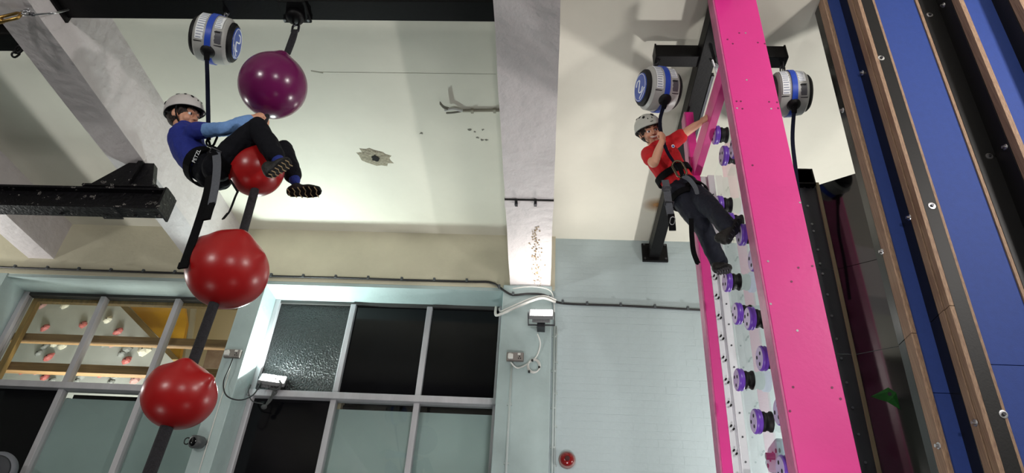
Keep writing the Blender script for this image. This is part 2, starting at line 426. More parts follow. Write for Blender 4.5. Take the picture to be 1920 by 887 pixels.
for (px, py) in ((880, 243), (890, 247), (905, 243), (895, 258), (903, 262), (912, 262), (790, 250), (1307, 165), (1314, 180), (1300, 190)):
    p = atz(px, py, ZC - .001); MB().prism(blob(p, .016, .012, 7, .5), (0, 0, -.002)).build('chip', mat('chip', '#75736a', .9), ceil)
p = atz(1232, 384, ZC - .0012)
M_rust = mat('rust stain', '#b5813f', .9)
_nt = M_rust.node_tree; _tc = _nt.nodes.new('ShaderNodeTexCoord'); _mp = _nt.nodes.new('ShaderNodeVectorMath'); _mp.operation = 'SUBTRACT'; _mp.inputs[1].default_value = (.5, .5, .5)
_ln = _nt.nodes.new('ShaderNodeVectorMath'); _ln.operation = 'LENGTH'; _mr = _nt.nodes.new('ShaderNodeMapRange'); _mr.inputs[1].default_value = .5; _mr.inputs[2].default_value = 0; _mr.inputs[3].default_value = 0; _mr.inputs[4].default_value = .75
_nt.links.new(_tc.outputs['Generated'], _mp.inputs[0]); _nt.links.new(_mp.outputs[0], _ln.inputs[0]); _nt.links.new(_ln.outputs['Value'], _mr.inputs[0]); _nt.links.new(_mr.outputs[0], _nt.nodes['Principled BSDF'].inputs['Alpha'])
MB().add([p + V((x, y, 0)) for x, y in ((-.16, -.13), (.16, -.13), (.16, .13), (-.16, .13))], [(0, 1, 2, 3)]).build('rust_stain', M_rust, ceil)

# ---- steel beams
def ibeam(name, a, b, w, h, t, label, m=M_black):
    """I section along X between a and b (points on the centre of the underside)"""
    o = empty(name, a, label, 'steel beam'); x0, x1 = a.x, b.x; y = a.y; z = a.z
    MB().box((x0, y - w / 2, z), (x1, y + w / 2, z + t)).build('bottom_flange', m, o, bevel=.003)
    MB().box((x0, y - w / 2, z + h - t), (x1, y + w / 2, z + h)).build('top_flange', m, o, bevel=.003)
    MB().box((x0, y - t / 2, z + t), (x1, y + t / 2, z + h - t)).build('web', m, o)
    return o
tb = ibeam('steel_beam', V((-3.53, 2.89, 5.5)), V((-.38, 2.89, 5.5)), .16, .24, .02, 'long black steel beam carrying the purple ball between two concrete beams')
MB().box((-3.53, 2.79, 5.47), (-3.51, 2.99, 5.8)).build('end_plate', M_black, tb)
ibeam('steel_beam', V((-5.58, 3.2, 5.5)), V((-3.84, 3.2, 5.5)), .16, .24, .02, 'short black steel beam in the dark top left corner')
ib = ibeam('steel_beam', V((-9, 4.365, 4.78)), V((-3.2, 4.365, 4.78)), .14, .22, .022, 'chipped black steel beam ending under the concrete beam on the left', M_chipblack)
MB().prism([(-3.98, 4.33, 5.0), (-3.36, 4.33, 5.0), (-3.45, 4.33, 5.30), (-3.68, 4.33, 5.30)], (0, .07, 0)).build('bracket', M_chipblack, ib, bevel=.004)
MB().box((-3.95, 4.28, 5.0), (-3.3, 4.45, 5.02)).build('packing_plate', M_chipblack, ib)
MB().prism([(-3.62, 4.29, 5.02), (-3.56, 4.29, 5.02), (-3.53, 4.29, 5.29), (-3.57, 4.29, 5.29)], (0, .04, 0)).build('stiffener', M_chipblack, ib)
MB().box((-3.215, 4.27, 4.76), (-3.195, 4.46, 4.99)).build('end_plate', M_chipblack, ib, bevel=.004)
MB().box((-3.75, 4.28, 4.772), (-3.58, 4.45, 4.78)).build('splice_plate', M_chipblack, ib)
for x in (-3.25, -3.45, -3.7, -4.1):
    MB().cyl((x, 4.40, 4.766), (x, 4.40, 4.78), .014, seg=6).build('bolt', M_chipblack, ib)

# ---- windows
YG = 6.58
def bar(mb, x0, x1, z0, z1, y0, y1): return mb.box((x0, y0, z0), (x1, y1, z1))
def window(name, x0, x1, mull, label, tops, bots):
    w = struct(empty(name, (x0, YG, 2.2)), label); t = .03
    zt0, zt1 = 4.045, 4.115
    bar(MB(), x0, x0 + .055, 2.2, 5.2, YG - .05, YG + .05).build('frame_post', M_wood_w, w, bevel=.005)
    bar(MB(), x1 - .055, x1, 2.2, 5.2, YG - .05, YG + .05).build('frame_post', M_wood_w, w, bevel=.005)
    bar(MB(), x0 + .055, x1 - .055, 5.165, 5.2, YG - .03, YG + .05).build('frame_head', mat('shaded head timber', '#3c3b3a', .6), w)  # window timber again, with its shade put into the dark colour
    bar(MB(), x0, x1, zt0, zt1, YG - .085, YG + .05).build('transom', M_wood_w, w, bevel=.006)
    for x in mull:
        bar(MB(), x - t, x + t, zt1, 5.165, YG - .05, YG + .04).build('mullion', M_wood_w, w, bevel=.006)
        bar(MB(), x - t, x + t, 2.2, zt0, YG - .05, YG + .04).build('mullion', M_wood_w, w, bevel=.006)
    xs = [x0 + .055] + [v for x in mull for v in (x - t, x + t)] + [x1 - .055]
    for i in range(3):
        a, b = xs[2 * i], xs[2 * i + 1]
        bar(MB(), a, b, zt1, 5.165, YG + .0, YG + .006).build('pane', tops[i], w)
        bar(MB(), a, b, 2.2, zt0, YG + .0, YG + .006).build('pane', M_glass if bots[i] else M_glassdark, w)
        if bots[i]:
            bar(MB(), a - .02, b + .02, 2.2, zt0 - .06, YG + .06, YG + .075).build('backing_board', M_board, w, label='grey-green board behind the glass')
            bar(MB(), a - .02, b + .02, 2.2, zt0 + .02, YG + .16, YG + .17).build('dark_void', M_dark, w)
    return w
w1 = window('window_1', -6.02, -3.28, (-5.06, -4.18), 'tall left window with a lit climbing room behind its upper panes', (M_glass, M_glass, M_glass), (0, 1, 1))
w2 = window('window_2', -3.05, -.45, (-2.15, -1.285), 'tall right window with black upper panes beside the floodlight', (M_glassspk, M_glassdark, M_glassdark), (0, 1, 1))
MB().box((-3.05, YG + .2, 2.2), (-.45, YG + .22, 5.2)).build('night_backing', M_dark, w2)
MB().box((-6.02, YG + .2, 2.2), (-5.1, YG + .22, 4.04)).build('night_backing', M_dark, w1)
# ---- room behind the left window
nr = struct(empty('wall_inner', (-5, 9.2, 0)), 'cream plaster of the room behind the left window')
MB().box((-8.4, 9.2, 0), (-2.2, 9.3, 7.2)).build('rear_plaster', M_cream, nr)
MB().box((-2.2, 6.66, 0), (-2.1, 9.3, 7.2)).build('side_plaster', M_cream, nr)
MB().box((-8.5, 6.66, 0), (-8.4, 9.3, 7.2)).build('side_plaster', M_cream, nr)
MB().box((-8.4, 6.66, 7.1), (-2.2, 9.3, 7.2)).build('room_ceiling', M_cream, nr)
MB().box((-8.4, 6.84, 1.9), (-2.2, 9.3, 2.0)).build('room_floor', M_cream, nr)
MB().box((-8.4, 6.56, ZC + .15), (-2.2, 6.66, 7.2)).build('upper_plaster', M_cream, nr)
YP = 7.75
cp = empty('white_climbing_wall', (-6, YP, 2.0), 'white climbing wall panel behind the left window glass', 'climbing wall')
MB().prism([(-8.2, YP, 2.1), (-5.0, YP, 2.1), at(330, 722, YP), at(325, 655, YP), at(212, 560, YP), at(212, 520, YP), (-8.2, YP, 6.4)], (0, .05, 0)).build('panel_sheet', M_wallw, cp)
HOLDS = [((80, 574), 'pink', .07), ((122, 573), 'white', .07), ((85, 615), 'red', .075), ((156, 609), 'red', .07), ((85, 650), 'grey', .07), ((104, 644), 'white', .075), ((118, 648), 'white', .08),
         ((73, 662), 'grey', .06), ((92, 670), 'red', .085), ((42, 698), 'red', .05), ((68, 699), 'pink', .05), ((85, 707), 'red', .07), ((97, 714), 'grey', .06), ((203, 600), 'white', .08), ((222, 622), 'red', .08),
         ((198, 645), 'grey', .07), ((213, 645), 'pink', .07), ((240, 653), 'grey', .09), ((229, 663), 'grey', .07), ((271, 657), 'white', .11), ((238, 676), 'red', .075), ((155, 704), 'grey', .08), ((190, 702), 'red', .06),
         ((145, 714), 'grey', .05), ((216, 706), 'grey', .07), ((255, 712), 'pink', .09), ((208, 717), 'grey', .06)]
HC = {'pink': mat('pink hold', '#a5807a', .6), 'red': mat('coral hold', '#a95a55', .55), 'grey': mat('grey hold', '#7c7f7b', .6), 'white': mat('bone hold', '#c9c6b4', .6)}
WORD = {'pink': 'dusty pink', 'red': 'coral red', 'grey': 'grey', 'white': 'bone white'}
def hold_mesh(mb, c, s, nrm=V((0, -1, 0))):
    u = nrm.orthogonal().normalized(); w = nrm.cross(u); n = 9; a0 = random.random() * 6; rings = []
    ex = random.uniform(.55, .9)
    for h, k in ((0, 1), (.25, .95), (.55, .6), (.65, .25)):
        rings.append([c + nrm * (h * s) + u * (math.cos(a0 + 6.283 * i / n) * s * k * random.uniform(.8, 1.1)) + w * (math.sin(a0 + 6.283 * i / n) * s * k * ex * random.uniform(.8, 1.1)) for i in range(n)])
    vs = [p for r in rings for p in r]; fs = [(j * n + i, j * n + (i + 1) % n, (j + 1) * n + (i + 1) % n, (j + 1) * n + i) for j in range(3) for i in range(n)]
    return mb.add(vs, fs + [tuple(range(n))[::-1], tuple(range(3 * n, 4 * n))])
ROWN = {}
for (px, py), c, s in sorted(HOLDS, key=lambda h: (h[0][1], h[0][0])):
    pane = 'first' if px < 165 else 'second'
    band = 'above the upper batten' if py < 628 else ('between the two battens' if py < 690 else 'below the lower batten')
    key = (c, pane, band); k = ROWN[key] = ROWN.get(key, 0) + 1
    tot = sum(1 for (qx, qy), qc, qs in HOLDS if qc == c and ('first' if qx < 165 else 'second') == pane and ('above the upper batten' if qy < 628 else ('between the two battens' if qy < 690 else 'below the lower batten')) == band)
    od = '' if tot == 1 else {1: 'highest ', 2: 'second highest ', 3: 'third highest ', 4: 'fourth highest '}[k]
    q = at(px, py, YP); e = empty('climbing_hold', q, f'{od}{WORD[c]} climbing hold {band} in the {pane} window pane', 'climbing hold', 'holds behind the left window')
    hb = hold_mesh(MB(), q, s * .88).build('body', HC[c], e)
    f = q + V((0, -.66 * s * .88, 0)); MB().cyl(f + V((0, .01, 0)), f + V((0, -.004, 0)), .009, seg=8).build('bolt', M_dsteel, e)
yp = empty('yellow_panel', at(300, 600, 7.4), 'bright yellow slanted climbing panel behind the second window pane', 'climbing wall')
MB().prism([at(211, 540, 7.4), at(342, 545, 7.4), at(350, 605, 7.4), at(336, 674, 7.4)], (0, .06, 0)).build('panel_face', M_yel, yp)
MB().prism([at(197, 545, 7.37), at(211, 545, 7.37), at(336, 674, 7.37), at(322, 674, 7.37)], (0, .1, 0)).build('edge_board', mat('brown edge board', '#7d673c', .6, var=.2), yp)
for (a, b, h, lab) in (((22, 632), (452, 651), .085, 'upper pine batten across the left window behind its glass'), ((-20, 688), (452, 706), .10, 'lower pine batten across the left window behind its glass')):
    p, q = at(*a, 6.8), at(*b, 6.8); z = (p.z + q.z) / 2
    tag(MB().box((p.x, 6.74, z - h / 2), (q.x, 6.84, z + h / 2)).build('pine_batten', M_timber, bevel=.004), lab, 'batten')
wf = empty('timber_surround', (-6.0, 6.72, 5.1), 'yellowish pine lining around the left window pane', 'window lining')
MB().box((-5.965, 6.64, 4.1), (-5.90, 6.70, 5.19)).build('upright', mat('yellow pine', '#a8874a', .6, col2='#7f6433', scale=6, stretch=(5, 5, .4)), wf)
MB().box((-5.90, 6.64, 5.13), (-3.34, 6.70, 5.19)).build('head_rail', MATS['yellow pine'], wf)
dp = empty('door_post', at(365, 640, 8.6), 'white door post on the cream wall behind the third pane', 'door post')
MB().prism([at(362, 540, 9.15), at(371, 540, 9.15), at(345, 760, 9.15), at(336, 760, 9.15)], (0, .05, 0)).build('post', M_plasw, dp)
pp_ = empty('notice_sheet', at(405, 672, 9.15), 'pale printed notice sheet on the cream wall', 'notice')
MB().prism([at(390, 652, 9.15), at(424, 653, 9.15), at(414, 690, 9.15), at(380, 689, 9.15)], (0, .03, 0)).build('sheet', mat('notice paper', '#b09c8a', .8, col2='#93796a', scale=7), pp_)

# ================================================================== FITTINGS ON THE BACK WALL
def flood_fixture(key, label, w=.27, h=.20, d=.09, hood=True, mount=None):
    p, a, wt, c, s = FLOODS[key]
    f = (a - p).normalized(); r = f.cross(V((0, 0, 1))).normalized(); u = r.cross(f)
    e = empty('floodlight', p - f * d, label, 'floodlight')
    def P(x, y, z): return p + r * x + u * y + f * z
    def bx(mb, x0, x1, y0, y1, z0, z1): return mb.hexa([P(x0, y0, z0), P(x1, y0, z0), P(x1, y1, z0), P(x0, y1, z0), P(x0, y0, z1), P(x1, y0, z1), P(x1, y1, z1), P(x0, y1, z1)])
    hs = bx(MB(), -w / 2, w / 2, -h / 2, h / 2, -d * .5, -.004).build('housing', mat('flood housing', '#7c7c7e', .4, metal=.5, var=.15), e, bevel=.006)
    bx(MB(), -w * .36, w * .36, -h * .36, h * .36, -d, -d * .5).build('gear_box', MATS['flood housing'], e, bevel=.008)
    for i in range(7):
        x = -w * .33 + i * w * .11; bx(MB(), x - .003, x + .003, -h * .44, h * .44, -d * .8, -d * .5).build('cooling_fin', MATS['flood housing'], e)
    bx(MB(), -w * .44, w * .44, -h * .42, h * .42, -.004, .002).build('glass', M_glow, e, label='glowing white lamp glass')
    g = w * .5
    for sx in (-1, 1):
        bx(MB(), sx * g - .004 + sx * .008, sx * g + .004 + sx * .008, -.015, .015, -d * 1.5, .0).build('bracket_arm', M_dsteel, e)
    bx(MB(), -g - .012, g + .012, -.015, .015, -d * 1.5 - .006, -d * 1.5).build('bracket_bar', M_dsteel, e)
    return e
fw = flood_fixture('window', 'lit floodlight standing on the white window transom')
fp = flood_fixture('pillar', 'lit floodlight fixed to the teal pillar under the concrete beam', w=.25, h=.16)
MB().box((-.075, 6.03, 4.70), (.005, 6.16, 4.76)).build('wall_arm', M_dsteel, fp)
flood_fixture('side', 'floodlight high on the right side of the hall')
flood_fixture('rear_l', 'floodlight on a stand at the back left of the hall', .4, .3, .12)
flood_fixture('rear_r', 'floodlight on a stand at the back right of the hall', .4, .3, .12)
flood_fixture('low_fill_mid', 'added low fill floodlight aimed up at the brick wall', .32, .24, .1)
flood_fixture('low_fill_left', 'added low fill floodlight aimed up at the windows', .32, .24, .1)
flood_fixture('far_left', 'floodlight beyond the left edge below the ceiling')
MB().box((-7.34, 5.98, 4.1), (-7.26, 6.21, 4.17)).build('wall_arm', M_dsteel, [o for o in COL.objects if o.get('label') == 'floodlight beyond the left edge below the ceiling'][0])
flood_fixture('behind', 'floodlight on the wall behind the black panels')
for k in ('rear_l', 'rear_r', 'side', 'low_fill_mid', 'low_fill_left'):
    p = FLOODS[k][0]; e = empty('lamp_stand', (p.x, p.y - .25, 0), {'rear_l': 'steel lamp stand at the back left of the hall', 'rear_r': 'steel lamp stand at the back right of the hall', 'side': 'tall steel lamp stand at the right of the hall', 'low_fill_mid': 'short stand of the added floodlight facing the brick wall', 'low_fill_left': 'short stand of the added floodlight facing the windows'}[k], 'stand')
    MB().cyl((p.x, p.y - .25, 0), (p.x, p.y - .25, p.z + .05), .03).build('pole', M_dsteel, e)
    MB().cyl((p.x, p.y - .25, p.z), (p.x, p.y - .05, p.z), .02).build('arm', M_dsteel, e)
    MB().cyl((p.x, p.y - .25, 0), (p.x, p.y - .25, .03), .3).build('base_plate', M_dsteel, e)
# rope lashing and lead of the window floodlight
rp = empty('rope_lashing', at(505, 730, 6.46), 'grey rope lashing knotted over the transom beside the floodlight', 'rope')
M_rope = mat('grey rope', '#4b4d4e', .9, bump=.8, bscale=160)
def pxs(lst, Y): return [at(x, y, Y) for x, y in lst]
MB().tube(crv(pxs([(520, 705), (512, 722), (518, 735), (508, 745), (500, 758)], 6.44), 6), .012, 8).build('strand', M_rope, rp, True)
MB().tube(crv(pxs([(524, 712), (525, 726), (513, 734), (508, 750), (494, 764)], 6.43), 6), .011, 8).build('strand', M_rope, rp, True)
MB().tube(crv(pxs([(512, 714), (527, 718), (520, 730), (506, 728)], 6.42), 6), .011, 8).build('knot', M_rope, rp, True)
MB().ell(at(495, 763, 6.43), (.03, .025, .025)).build('rope_end', M_rope, rp, True)
MB().tube(crv(pxs([(470, 722), (466, 735), (473, 752), (492, 757)], 6.44), 6), .006, 8).build('strand', M_rope, rp, True)
# sockets, leads, conduits
def socket(px, py, Y, label):
    c = at(px, py, Y); e = empty('double_socket', c, label, 'socket')
    MB().box(c + V((-.085, -.035, -.045)), c + V((.085, 0, .045))).build('back_box', mat('metal clad socket', '#7d7672', .4, metal=.4), e, bevel=.006)
    MB().box(c + V((-.08, -.04, -.04)), c + V((.08, -.035, .04))).build('face_plate', mat('socket face', '#8f8985', .4, metal=.3), e)
    for s in (-1, 1):
        MB().box(c + V((s * .045 - .02, -.048, .012)), c + V((s * .045 + .008, -.04, .032))).build('switch', M_plasw, e)
    for dx, dz in ((.045, 0), (.035, -.02), (.055, -.02)):
        MB().box(c + V((dx - .005, -.0425, dz - .006)), c + V((dx + .005, -.04, dz + .004))).build('pin_slot', M_dark, e)
    pl = MB().box(c + V((-.07, -.075, -.035)), c + V((-.02, -.04, .015))).build('plug', M_plasw, e, bevel=.008)
    return e, c
s1, c1 = socket(438, 665, 6.2, 'metal double socket on the narrow pillar between the windows')
s2, c2 = socket(966, 671, 6.15, 'metal double socket with white plug on the central pillar')
def lead(name, pts, r, m, label, cat='cable', n=8):
    P = crv(pts, n); e = empty(name, P[0], label, cat); MB().tube(P, r, 8).build('sheath', m, e, True); return e
M_cab = mat('black cable', '#100f12', .5); M_cabw = mat('white cable', '#c9cac6', .5)
lead('power_lead', [at(437, 672, 6.12), at(430, 690, 6.1), at(419, 718, 6.1), at(425, 742, 6.1), at(450, 750, 6.2), at(475, 740, 6.32), at(489, 718, 6.36)], .007, M_cab, 'dark power lead hanging from the socket to the window floodlight')
lead('power_lead', [at(1008, 627, 6.0), at(1013, 645, 6.08), at(1006, 668, 6.12), at(990, 682, 6.12), at(970, 690, 6.12), at(958, 680, 6.08)], .007, M_cabw, 'white power lead from the pillar floodlight to its socket')
ring = [at(1000 + 11 * math.cos(a), 687 + 12 * math.sin(a), 6.12) for a in [i * 6.283 / 14 for i in range(14)]]
e = empty('cable_coil', at(1000, 700, 6.12), 'small coil of spare white cable tied on the central pillar', 'cable'); MB().tube(crv(ring, 3, True), .008, 8, closed=True).build('coil', M_cabw, e, True)
MB().tube(crv([q + V((.008, -.006, .006)) for q in ring], 3, True), .007, 8, closed=True).build('coil', M_cabw, e, True)
for px, py in ((998, 676), (1011, 689), (992, 697)):
    q = at(px, py, 6.11); MB().box(q - V((.01, .014, .008)), q + V((.01, .014, .008))).build('cable_tie', M_cab, e)
def conduit(px0, py0, py1, px1, Y, r, label, clips):
    a, b = at(px0, py0, Y), at(px1, py1, Y); b.x = a.x = (a.x + b.x) / 2; e = empty('conduit', b, label, 'conduit')
    MB().cyl(a, b, r, seg=12).build('pipe', mat('painted conduit', '#aab5b4', .5), e, True)
    for t in clips:
        q = a.lerp(b, t); MB().box(q + V((-r - .012, -.004, -.01)), q + V((r + .012, r + .004, .01))).build('saddle', MATS['painted conduit'], e, bevel=.002)
    return e
conduit(957, 682, 960, 947, 6.135, .012, 'thin painted conduit running down below the central socket', (.3, .7))
conduit(1040, 600, 960, 1033, 6.225, .012, 'thin conduit running down the inner corner beside the central pillar', (.1, .3, .5, .7))
conduit(1044, 612, 960, 1038, 6.228, .007, 'thin white wire clipped beside the corner conduit', (.05, .22, .4, .58, .78))
a, b = at(432, 690, 6.19), at(372, 887, 6.19)
e = empty('conduit', at(340, 960, 6.19), 'white wire running down the narrow pillar below its socket', 'cable'); MB().cyl(a, a.lerp(b, 1.3), .006, seg=8).build('wire', M_cabw, e, True)
CB = [(-40, 499), (60, 503), (200, 508), (330, 512), (520, 518), (640, 521), (760, 525), (880, 528), (922, 530), (945, 545), (962, 553), (990, 551), (1020, 553), (1042, 566), (1075, 570), (1160, 573), (1240, 577), (1330, 582), (1420, 587)]
def wallY(px): return 6.185 if px < 930 else (6.13 if px < 1036 else 6.222)
cbl = lead('black_cable', [at(x, y, wallY(x)) for x, y in CB], .0125, M_cab, 'long black cable clipped across the back wall above the windows', n=5)
for px in (27, 88, 147, 207, 268, 327, 508, 568, 629, 690, 753, 814, 875, 936, 962, 1031, 1055, 1101, 1164, 1228, 1290):
    for (x0, y0), (x1, y1) in zip(CB, CB[1:]):
        if x0 <= px < x1:
            q = at(px, y0 + (y1 - y0) * (px - x0) / (x1 - x0), wallY(px)); MB().box(q + V((-.012, -.014, -.008)), q + V((.012, .015, .032))).build('cable_clip', mat('cable clip', '#4c5256', .6), cbl, bevel=.003)
lead('white_pipe', [at(1040, 566, 6.12), at(1020, 559, 6.10), at(1000, 563, 6.09), at(960, 580, 6.08), at(934, 591, 6.1), at(929, 588, 6.14), at(930, 576, 6.3)], .014, M_cabw, 'pair of white pipes bending from the pillar into the window head', n=6)
lead('white_pipe', [at(1042, 562, 6.12), at(1020, 555, 6.11), at(995, 560, 6.10), at(955, 577, 6.09), at(939, 584, 6.12), at(936, 578, 6.3)], .009, M_cabw, 'thinner white pipe above the bent pair on the pillar', n=6)
lead('thin_flex', [at(962, 541, 6.13), at(985, 538, 6.12), at(1005, 538, 6.12), at(1028, 543, 6.12), at(1037, 556, 6.14), at(1040, 600, 6.215)], .006, M_cabw, 'thin white flex looped over the pillar head')
# security camera
c = at(370, 829, 6.12); e = empty('security_camera', c + V((.05, .08, 0)), 'dark round security camera on the narrow pillar', 'camera')
ax = V((-.35, -.9, -.2)).normalized(); MB().lathe([(-.07, .03), (-.05, .055), (.0, .06), (.05, .06), (.055, .05)], c, ax, 20).build('body', mat('camera grey', '#4a4c4e', .4), e, True)
MB().lathe([(.05, .045), (.058, .04), (.06, .0)], c, ax, 20).build('lens', M_glassdark, e, True)
MB().cyl(c - ax * .06, V((c.x + .05, 6.2, c.z + .02)), .022).build('mount', MATS['camera grey'], e, True)
chain_link(MB(), c + V((-.09, -.02, .0)), V((0, 0, 1)), V((1, 0, 0)), .06, .05, .006).build('ring', M_cab, e, True)
# red alarm sounder
c = at(1063, 864, 6.235); e = empty('alarm_sounder', c, 'round red alarm sounder low on the teal brick wall', 'alarm')
MB().lathe([(0, .075), (.03, .078), (.045, .07)], c, (0, -1, 0), 28).build('base', mat('alarm rim', '#8d6f6c', .4), e, True)
MB().lathe([(.03, .066), (.06, .06), (.075, .045), (.08, .012)], c, (0, -1, 0), 28).build('lens', M_redp, e, True)
MB().lathe([(.076, .025), (.086, .02)], c, (0, -1, 0), 16).build('sounder_grille', mat('grille', '#3d0808', .4), e)
# grey round loudspeaker at the lower left edge
c = at(-12, 876, 6.1); e = empty('round_speaker', c + V((0, .1, 0)), 'grey round loudspeaker cut by the lower left edge', 'speaker')
MB().lathe([(0, .15), (.05, .16), (.09, .15), (.1, .12)], c + V((0, .09, 0)), (.3, -1, -.2), 32).build('shell', mat('grey shell', '#6d7078', .5), e, True)
MB().lathe([(.1, .125), (.112, .11), (.118, .05)], c + V((0, .09, 0)), (.3, -1, -.2), 32).build('cone', mat('dark shell', '#34363c', .6), e, True)
MB().box(c + V((-.03, .05, -.03)), (c.x + .03, 6.58, c.z + .03)).build('bracket', M_dsteel, e)
# loose wires and pipe stub on the ceiling
a, b = atz(938, 207, ZC - .015), atz(868, 208, ZC - .015)
e = empty('pipe_stub', a, 'short grey pipe with frayed ends lying along the ceiling by the beam', 'pipe')
MB().tube([a, b], .013, 8).build('pipe', mat('grey pipe', '#9a9788', .6), e, True)
for q in (.15, .75): m_ = a.lerp(b, q); MB().box(m_ + V((-.012, -.02, -.016)), m_ + V((.012, .02, .015))).build('saddle', MATS['grey pipe'], e)
MB().tube(crv([b, atz(850, 204, ZC - .03), atz(835, 207, ZC - .05)], 4), .012, 8).build('wire_tail', M_cabw, e, True)
MB().tube(crv([b, atz(852, 211, ZC - .03), atz(838, 212, ZC - .03)], 4), .009, 8).build('wire_tail', mat('grey tail', '#77756c', .7), e, True)
MB().ribbon(crv([atz(842, 204, ZC - .03), atz(832, 201, ZC - .06), atz(825, 193, ZC - .08)], 3), .03, .006, V((0, 0, 1))).build('torn_flap', MATS['grey tail'], e)
# carabiner and wire sling at the top left
q = atz(10, 33, 5.22)
e = empty('brass_carabiner', q, 'brass carabiner hanging in the top left corner', 'carabiner')
d = (at(38, 27, q.y) - at(-6, 38, q.y)); chain_link(MB(), at(16, 33, q.y), d, V((0, 0, 1)), .15, .06, .011).build('body', M_brass, e, True)
MB().cyl(at(5, 38, q.y) , at(-8, 40, q.y), .022).build('lock_sleeve', M_brass, e, True)
e = empty('wire_sling', at(50, 25, q.y), 'thin steel wire sling looped around the concrete beam', 'wire')
MB().tube(crv([at(36, 27, q.y), at(50, 12, q.y), at(66, -6, q.y + .0)], 5), .006, 6).build('wire', M_steel, e, True)
MB().tube(crv([at(36, 27, q.y), at(52, 28, q.y), at(80, 26, q.y), at(105, 24, q.y), at(128, 18, q.y + .1)], 5), .007, 6).build('wire', M_steel, e, True)
for k in range(5): chain_link(MB(), at(42 + k * 4, 24 - k * 2, q.y), V((1, 0, .4)), V((0, k % 2, 1)), .05, .035, .004).build('thimble', M_steel, e, True)
MB().cyl(at(56, 27, q.y), at(64, 27, q.y), .012).build('ferrule', M_dsteel, e, True)
# shackle on the left black beam
q = atz(36, 92, 5.46); e = empty('beam_shackle', q + V((0, 0, .04)), 'small dark shackle under the short steel beam at top left', 'shackle')
chain_link(MB(), q, V((0, 0, 1)), V((1, 0, 0)), .09, .055, .01).build('bow', M_cab, e, True)
chain_link(MB(), q + V((0, 0, -.055)), V((.5, 0, 1)), V((0, 1, 0)), .06, .04, .008).build('link', M_cab, e, True)

# ================================================================== PINK CLIMBING WALL
ZT = 5.9
pw = empty('pink_climbing_wall', lean(1.2, 3.4, .0), 'pink framed clear acrylic climbing wall right of the child in red', 'climbing wall')
def npost(x0, x1, y0, y1, z0=.02, z1=5.9):     # the front post also runs a little outwards towards its foot
    g = lambda x, y, z: lean(x + .021 * (5.6 - z), y, z)
    return MB().hexa([g(*p) for p in [(x0, y0, z0), (x1, y0, z0), (x1, y1, z0), (x0, y1, z0), (x0, y0, z1), (x1, y0, z1), (x1, y1, z1), (x0, y1, z1)]])
nx0, nx1 = 1.108, 1.408
# near post: front face board, side board
npost(nx0 + .012, nx1, 2.90, 2.925).build('near_post_face', M_pink, pw, bevel=.004, label='wide pink front board')
npost(nx0, nx0 + .012, 2.90, 3.0).build('near_post_edge', M_pink_e, pw, bevel=.003, label='shiny pink edge of the front post')
npost(nx0 + .012, nx1, 2.925, 3.0).build('near_post_core', M_pink_e, pw)
for (px, py) in ((1386, 62), (1398, 62), (1364, 74), (1374, 82), (1421, 80), (1434, 82), (1381, 190), (1389, 190), (1442, 191), (1457, 192), (1382, 203), (1392, 204), (1446, 204), (1459, 203), (1411, 310), (1440, 490), (1445, 570), (1500, 380),
                 (1484, 528), (1497, 502), (1487, 726), (1560, 727), (1576, 748), (1481, 771), (1523, 499), (1400, 150), (1495, 620)):
    q = atl(px, py, 2.9); n = V((0, -1, -LEAN)).normalized(); MB().cyl(q - n * .004, q + n * .0015, .0065, seg=8).build('screw', mat('sunk screw', '#6c1746', .5) if (px + py) % 5 else M_steel, pw)
# far post
fx0, fx1 = 1.098, 1.175
MB().lbox(fx0 + .012, fx1, 3.95, 3.97, .02, 5.64).build('far_post_face', M_pink, pw, bevel=.003)
MB().lbox(fx0, fx0 + .012, 3.95, 4.06, .02, 5.64).build('far_post_edge', M_pink_e, pw, bevel=.003)
MB().lbox(fx0 + .012, fx1, 3.97, 4.06, .02, 5.64).build('far_post_core', M_pink, pw)
# top bar in the depth direction
q0 = atx(1313, 288, 1.125)
tz = q0.z
MB().hexa([(1.125, 3.0, tz), (1.18, 3.0, tz), (1.18, lean(0, 3.95, tz).y, tz), (1.125, lean(0, 3.95, tz).y, tz),
           (1.125, 2.96, tz + .16), (1.18, 2.96, tz + .16), (1.18, lean(0, 3.95, tz).y, tz + .16), (1.125, lean(0, 3.95, tz).y, tz + .16)]).build('top_rail', M_pink, pw, bevel=.004, label='pink rail above the clear sheet')
# aluminium rail with bolts on the far side
MB().lbox(1.175, 1.225, 3.95, 3.985, .02, tz - .01).build('rail_plate', M_alu, pw, bevel=.002, label='silver aluminium strip with bolts')
MB().lbox(1.225, 1.275, 3.93, 3.985, .02, tz - .01).build('rail_profile', M_alu, pw, bevel=.003)
z = tz - .12
while z > 2.7:
    for s, yy in ((0, 3.95), (1, 3.95)):
        q = lean(1.19 + .014 * s, yy, z - .02 * s); MB().cyl(q, q + V((0, -.022, 0)), .006, seg=8).build('bolt', M_dark, pw)
    q = lean(1.25, 3.93, z - .07); MB().cyl(q, q + V((0, -.004, 0)), .006, seg=8).build('bolt', M_dsteel, pw)
    z -= .15
XP = 1.28
MB().lbox(XP, XP + .012, 3.0, 3.95, .02, tz).build('acrylic_sheet', M_acr, pw, label='clear acrylic sheet')
